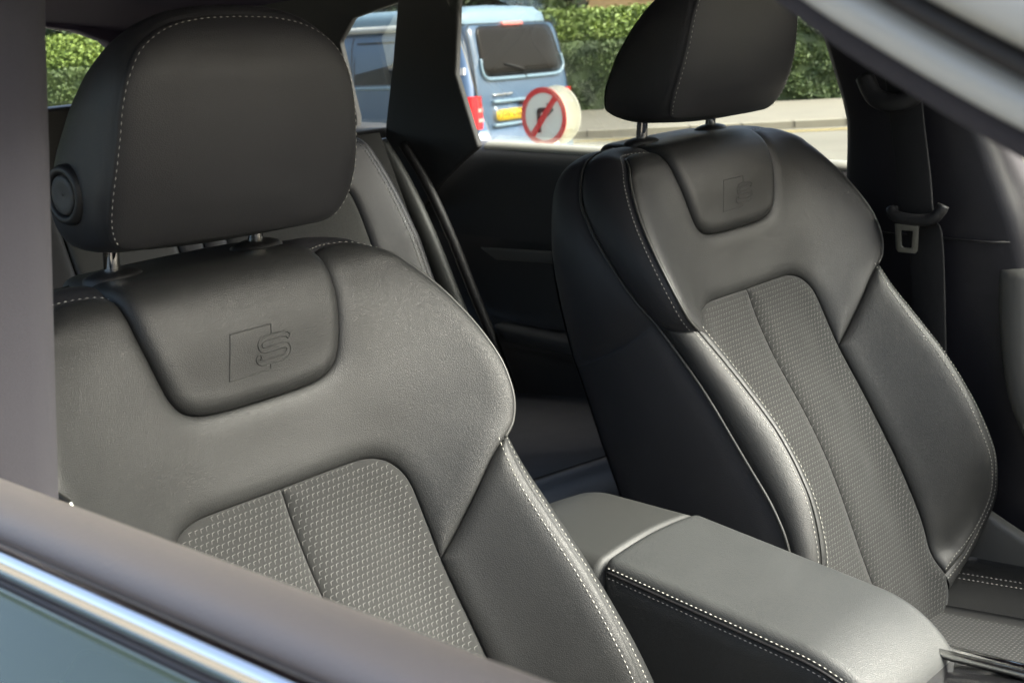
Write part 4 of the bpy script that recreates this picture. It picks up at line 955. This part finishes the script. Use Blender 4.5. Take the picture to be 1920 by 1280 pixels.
mb = MB(); P = [(x, ry(x, 1.255) - .012, 1.255 + .004 * math.sin(x * 60)) for x in np.linspace(.35, .68, 16)]; tube(mb, VW(P), .012, 6); mb.build('name_badge', M['satin'], van)
rear_patch('high_brake_lamp', rrect(.72, 1.12, 1.945, 1.985, .012), M['tail_clear'], van, off=.02)
mb = MB(); Rb = [(-.03, .35), (-.10, .42), (-.115, .60), (-.10, .80), (-.06, .90), (.0, .92)]
G = np.array([[(x, y - .06 * (1 - ((x - .92) / .92) ** 2) + .02 + (.10 * max(0, abs(x - .92) / .92 - .88) / .12 if True else 0), z) for y, z in Rb] for x in np.linspace(-.01, 1.85, 24)]); mb.add(VW(G.reshape(-1, 3)), grid_faces(24, 6)); fix_normals(mb.build('bumper', M['van_paint'], van))
def lamp(sx):
    o = []
    for zz in np.linspace(.93, 1.26, 8):
        k = (zz - .93) / .33; w_in = .17 - .03 * abs(k - .45)
        o.append([(-.014, .22 - .06 * k, zz), (-.016, .10, zz), (-.008, .02, zz), (.03, -.035, zz), (.10, -.045, zz), (w_in, -.045, zz), (w_in + .01, -.02, zz)])
    G = np.array(o); 
    if sx: G[:, :, 0] = 1.84 - G[:, :, 0]
    l_ = fix_normals(mesh_obj('tail_lamp', VW(G.reshape(-1, 3)), grid_faces(8, 7), M['tail_red'], van))
    for z0 in (1.00, 1.10):
        x0, x1 = (.085, .165) if not sx else (1.675, 1.755); mb = MB(); box(mb, (x0, -.052, z0), (x1, -.044, z0 + .035)); mesh_obj('clear_lens', VW(np.array(mb.v)), mb.f, M['tail_clear'], l_, smooth=False)
lamp(0); lamp(1)
# side: windows, flap, pop-up roof with rail
sx_ = lambda z: .92 - np.interp(z, [h[1] for h in half], [h[0] for h in half])
for y0, y1 in ((.30, 1.55), (1.62, 2.85), (2.92, 3.55)):
    for s in (0, 1):
        z0, z1 = 1.40, 1.84; Q = [(sx_(z0) - .006, y0 + .03, z0), (sx_(z0) - .006, y1, z0), (sx_(1.62) - .006, y1, 1.62), (sx_(z1) - .006, y1 - .03, z1), (sx_(z1) - .006, y0 + .10, z1), (sx_(1.62) - .006, y0 + .03, 1.62)]
        Q = np.array(Q); 
        if s: Q[:, 0] = 1.84 - Q[:, 0]
        inn = Q + [(.02 if not s else -.02), 0, 0]; n = 6
        fix_normals(mesh_obj('side_window', VW(np.vstack([Q, inn])), [tuple(range(n))] + [(i, i + n, (i + 1) % n + n, (i + 1) % n) for i in range(n)], M['van_glass'], van, smooth=False))
mb = MB(); tube(mb, VW([(sx_(1.37) - .004, y, 1.365) for y in np.linspace(.25, 3.6, 10)]), .016, 8); mb.build('belt_moulding', M['van_pale'], van)
mb = MB(); box(mb, (sx_(1.52) - .012, .06, 1.475), (sx_(1.52) + .02, .20, 1.545)); mesh_obj('hook_up_flap', VW(np.array(mb.v)), mb.f, M['satin_grey'], van, smooth=False)
mb = MB(); tube(mb, VW([(sx_(1.92) - .02, y, 1.965) for y in np.linspace(.25, 3.4, 8)]), .035, 10); mb.build('awning_rail', M['satin_grey'], van)
rows = []
for y in np.r_[.18, .20, .26, .40, np.linspace(.8, 3.0, 6), 3.3, 3.4]:
    k = np.clip((y - .18) / .16, 0, 1); e = np.clip((3.4 - y) / .3, 0, 1); hgt = .19 * math.sqrt(max(0, 1 - (1 - k) ** 2)) * math.sqrt(max(0, 1 - (1 - e) ** 2)) + .005
    rows.append([(.92 + x, y, 1.975 + min(zz, hgt)) for x, zz in ((-.74, 0), (-.74, .07), (-.72, .12), (-.66, .155), (-.4, .18), (0, .19), (.4, .18), (.66, .155), (.72, .12), (.74, .07), (.74, 0))])
G = np.array(rows); fix_normals(mesh_obj('pop_up_roof', VW(G.reshape(-1, 3)), grid_faces(len(rows), 11) + [tuple(range(11))], M['van_pale'], van))
for x, y in ((.12, .95), (1.72, .95), (.12, 3.95), (1.72, 3.95)):
    mb = MB(); v = []; pf = [(.0, .05), (.18, .05), (.20, .08), (.29, .10), (.335, .09), (.335, -.09), (.29, -.10), (.0, -.10)]
    for r_, o_ in pf:
        for a in range(28): t = 2 * math.pi * a / 28; v.append((x + (o_ if x < 1 else o_) * (-1 if x < 1 else 1), y + r_ * math.cos(t), .335 + r_ * math.sin(t)))
    mb.add(VW(np.array(v)), grid_faces(len(pf), 28, True)); fix_normals(mb.build('wheel', M['tyre'], van))
gap = resample(np.array(rrect(.05, 1.79, .42, 1.97, .10, .13, 1.71)), step=.05, closed=True)
mb = MB(); tube(mb, VW([(x, ry(x, z) - .002, z) for x, z in gap]), .007, 6, closed=True); mb.build('tailgate_gap', M['black'], van)
mb = MB(); tube(mb, VW([(.95, ry(.95, 1.40) - .03, 1.40), (.90, ry(.9, 1.5) - .035, 1.50), (.62, ry(.6, 1.58) - .028, 1.56)]), .009, 6); mb.build('rear_wiper', M['black'], van)
mb = MB(); tube(mb, VW([(.78, ry(.78, 1.2) - .03, 1.16), (1.06, ry(1.06, 1.2) - .03, 1.16)]), .016, 8); mb.build('tailgate_handle', M['black'], van)
for y in (1.585, 2.885): 
    mb = MB(); tube(mb, VW([(sx_(z) - .002, y, z) for z in np.linspace(.45, 1.9, 14)]), .006, 6); mb.build('door_gap', M['black'], van)
for k in range(60):
    r_ = -12 + k * .9; Vb = np.array([(r_, 24.385 - .06 * r_, .02), (r_ + .02, 24.385 - .06 * r_, .02), (r_ + .02, 24.70 - .06 * r_, .131), (r_, 24.70 - .06 * r_, .131), (r_, 24.385 - .06 * r_, .131), (r_ + .02, 24.385 - .06 * r_, .131)]); mesh_obj('joint', X(Vb), [(0, 1, 5, 4), (4, 5, 2, 3)], M['soil'], kerb, smooth=False)
# plate lettering
def text_mesh(txt, size):
    cu = bpy.data.curves.new('t', 'FONT'); cu.body = txt; cu.size = size; cu.extrude = .0008; cu.resolution_u = 2
    ob = bpy.data.objects.new('t', cu); COL.objects.link(ob); dg = bpy.context.evaluated_depsgraph_get(); me = ob.evaluated_get(dg).to_mesh()
    V = np.array([tuple(v.co) for v in me.vertices]); F = [tuple(p.vertices) for p in me.polygons]; ob.evaluated_get(dg).to_mesh_clear(); bpy.data.objects.remove(ob); bpy.data.curves.remove(cu)
    return V, F
V, F = text_mesh('FJ06 LGV', .098); V[:, 0] = (V[:, 0] - V[:, 0].min()) / (V[:, 0].max() - V[:, 0].min()) * .46; V[:, 1] -= V[:, 1].min()
Q = np.c_[.42 + V[:, 0], ry(.42 + V[:, 0], 1.007 + V[:, 1]) - .0145 - V[:, 2], 1.007 + V[:, 1]]; mesh_obj('plate_letters', VW(Q), F, M['black'], pl, smooth=False)['kind'] = 'stuff'

# ---------------------------------------------------------------- no-right-turn sign, two plates back to back
SC = np.array([.409, 13.0, 1.085]); al = math.radians(41); SN = np.array([-math.sin(al), -math.cos(al), 0]); SX = np.array([math.cos(al), -math.sin(al), 0]); SZ = np.array([.0, .0, 1.0])
sg = street_empty('road_sign', (SC[0] + .1, SC[1] + .12, 0)); tag(sg, 'round no right turn sign in front of the blue van', 'road sign')
def SW(P):                                  # sign coordinates: right, up, out of the face
    P = np.atleast_2d(np.asarray(P, float)); return X(SC + P[:, :1] * SX + P[:, 1:2] * SZ + P[:, 2:3] * SN)
def disc(name, r0, r1, z, mat, par, thick=.004, cx=0.0):
    n = 56; v = []
    for r, zz in ((max(r0, .0001), z), (r1, z), (r1, z - thick), (max(r0, .0001), z - thick)):
        v += [(cx + r * math.cos(2 * math.pi * k / n), r * math.sin(2 * math.pi * k / n), zz) for k in range(n)]
    return fix_normals(mesh_obj(name, SW(v), grid_faces(4, n, True), mat, par, smooth=False))
RS = .272
face = disc('sign_face', 0, RS, 0, M['sign_white'], sg, .006)
disc('red_border', RS * .81, RS * 1.003, .004, M['sign_red'], sg, .006)
mb = MB(); b = RS * .068
arrow = [(-.085, -.150), (-.040, -.150), (-.040, .020), (-.028, .038), (.040, .038), (.040, -.004), (.125, .062), (.040, .128), (.040, .084), (-.045, .084), (-.075, .068), (-.085, .040)]
mb.add([(x, y, .0035) for x, y in arrow] + [(x, y, -.001) for x, y in arrow], [tuple(range(12))] + [(i, i + 12, (i + 1) % 12 + 12, (i + 1) % 12) for i in range(12)])
mesh_obj('arrow', SW(mb.v), mb.f, M['black'], sg, smooth=False)
c, s_ = math.cos(math.radians(50)), math.sin(math.radians(50)); L_ = RS * .86; w_ = .029
bar = [(-L_ * c - w_ * s_, -L_ * s_ + w_ * c), (-L_ * c + w_ * s_, -L_ * s_ - w_ * c), (L_ * c + w_ * s_, L_ * s_ - w_ * c), (L_ * c - w_ * s_, L_ * s_ + w_ * c)]
mb = MB(); mb.add([(x, y, .0055) for x, y in bar] + [(x, y, 0) for x, y in bar], [(0, 1, 2, 3)] + [(i, i + 4, (i + 1) % 4 + 4, (i + 1) % 4) for i in range(4)]); mesh_obj('red_slash', SW(mb.v), mb.f, M['sign_red'], sg, smooth=False)
disc('rear_plate', 0, RS * 1.02, -.20, M['sign_grey'], sg, .006)
for y in (.13, -.13):
    mb = MB(); box(mb, (.10, y - .010, -.196), (.20, y + .010, -.180)); mesh_obj('bracket', SW(np.array(mb.v)), mb.f, M['sign_grey'], sg, smooth=False)
mb = MB(); tube(mb, SW([(.03, -1.25, -.10), (.03, .2, -.10)]), .045, 14); mb.build('post', M['sign_grey'], sg)
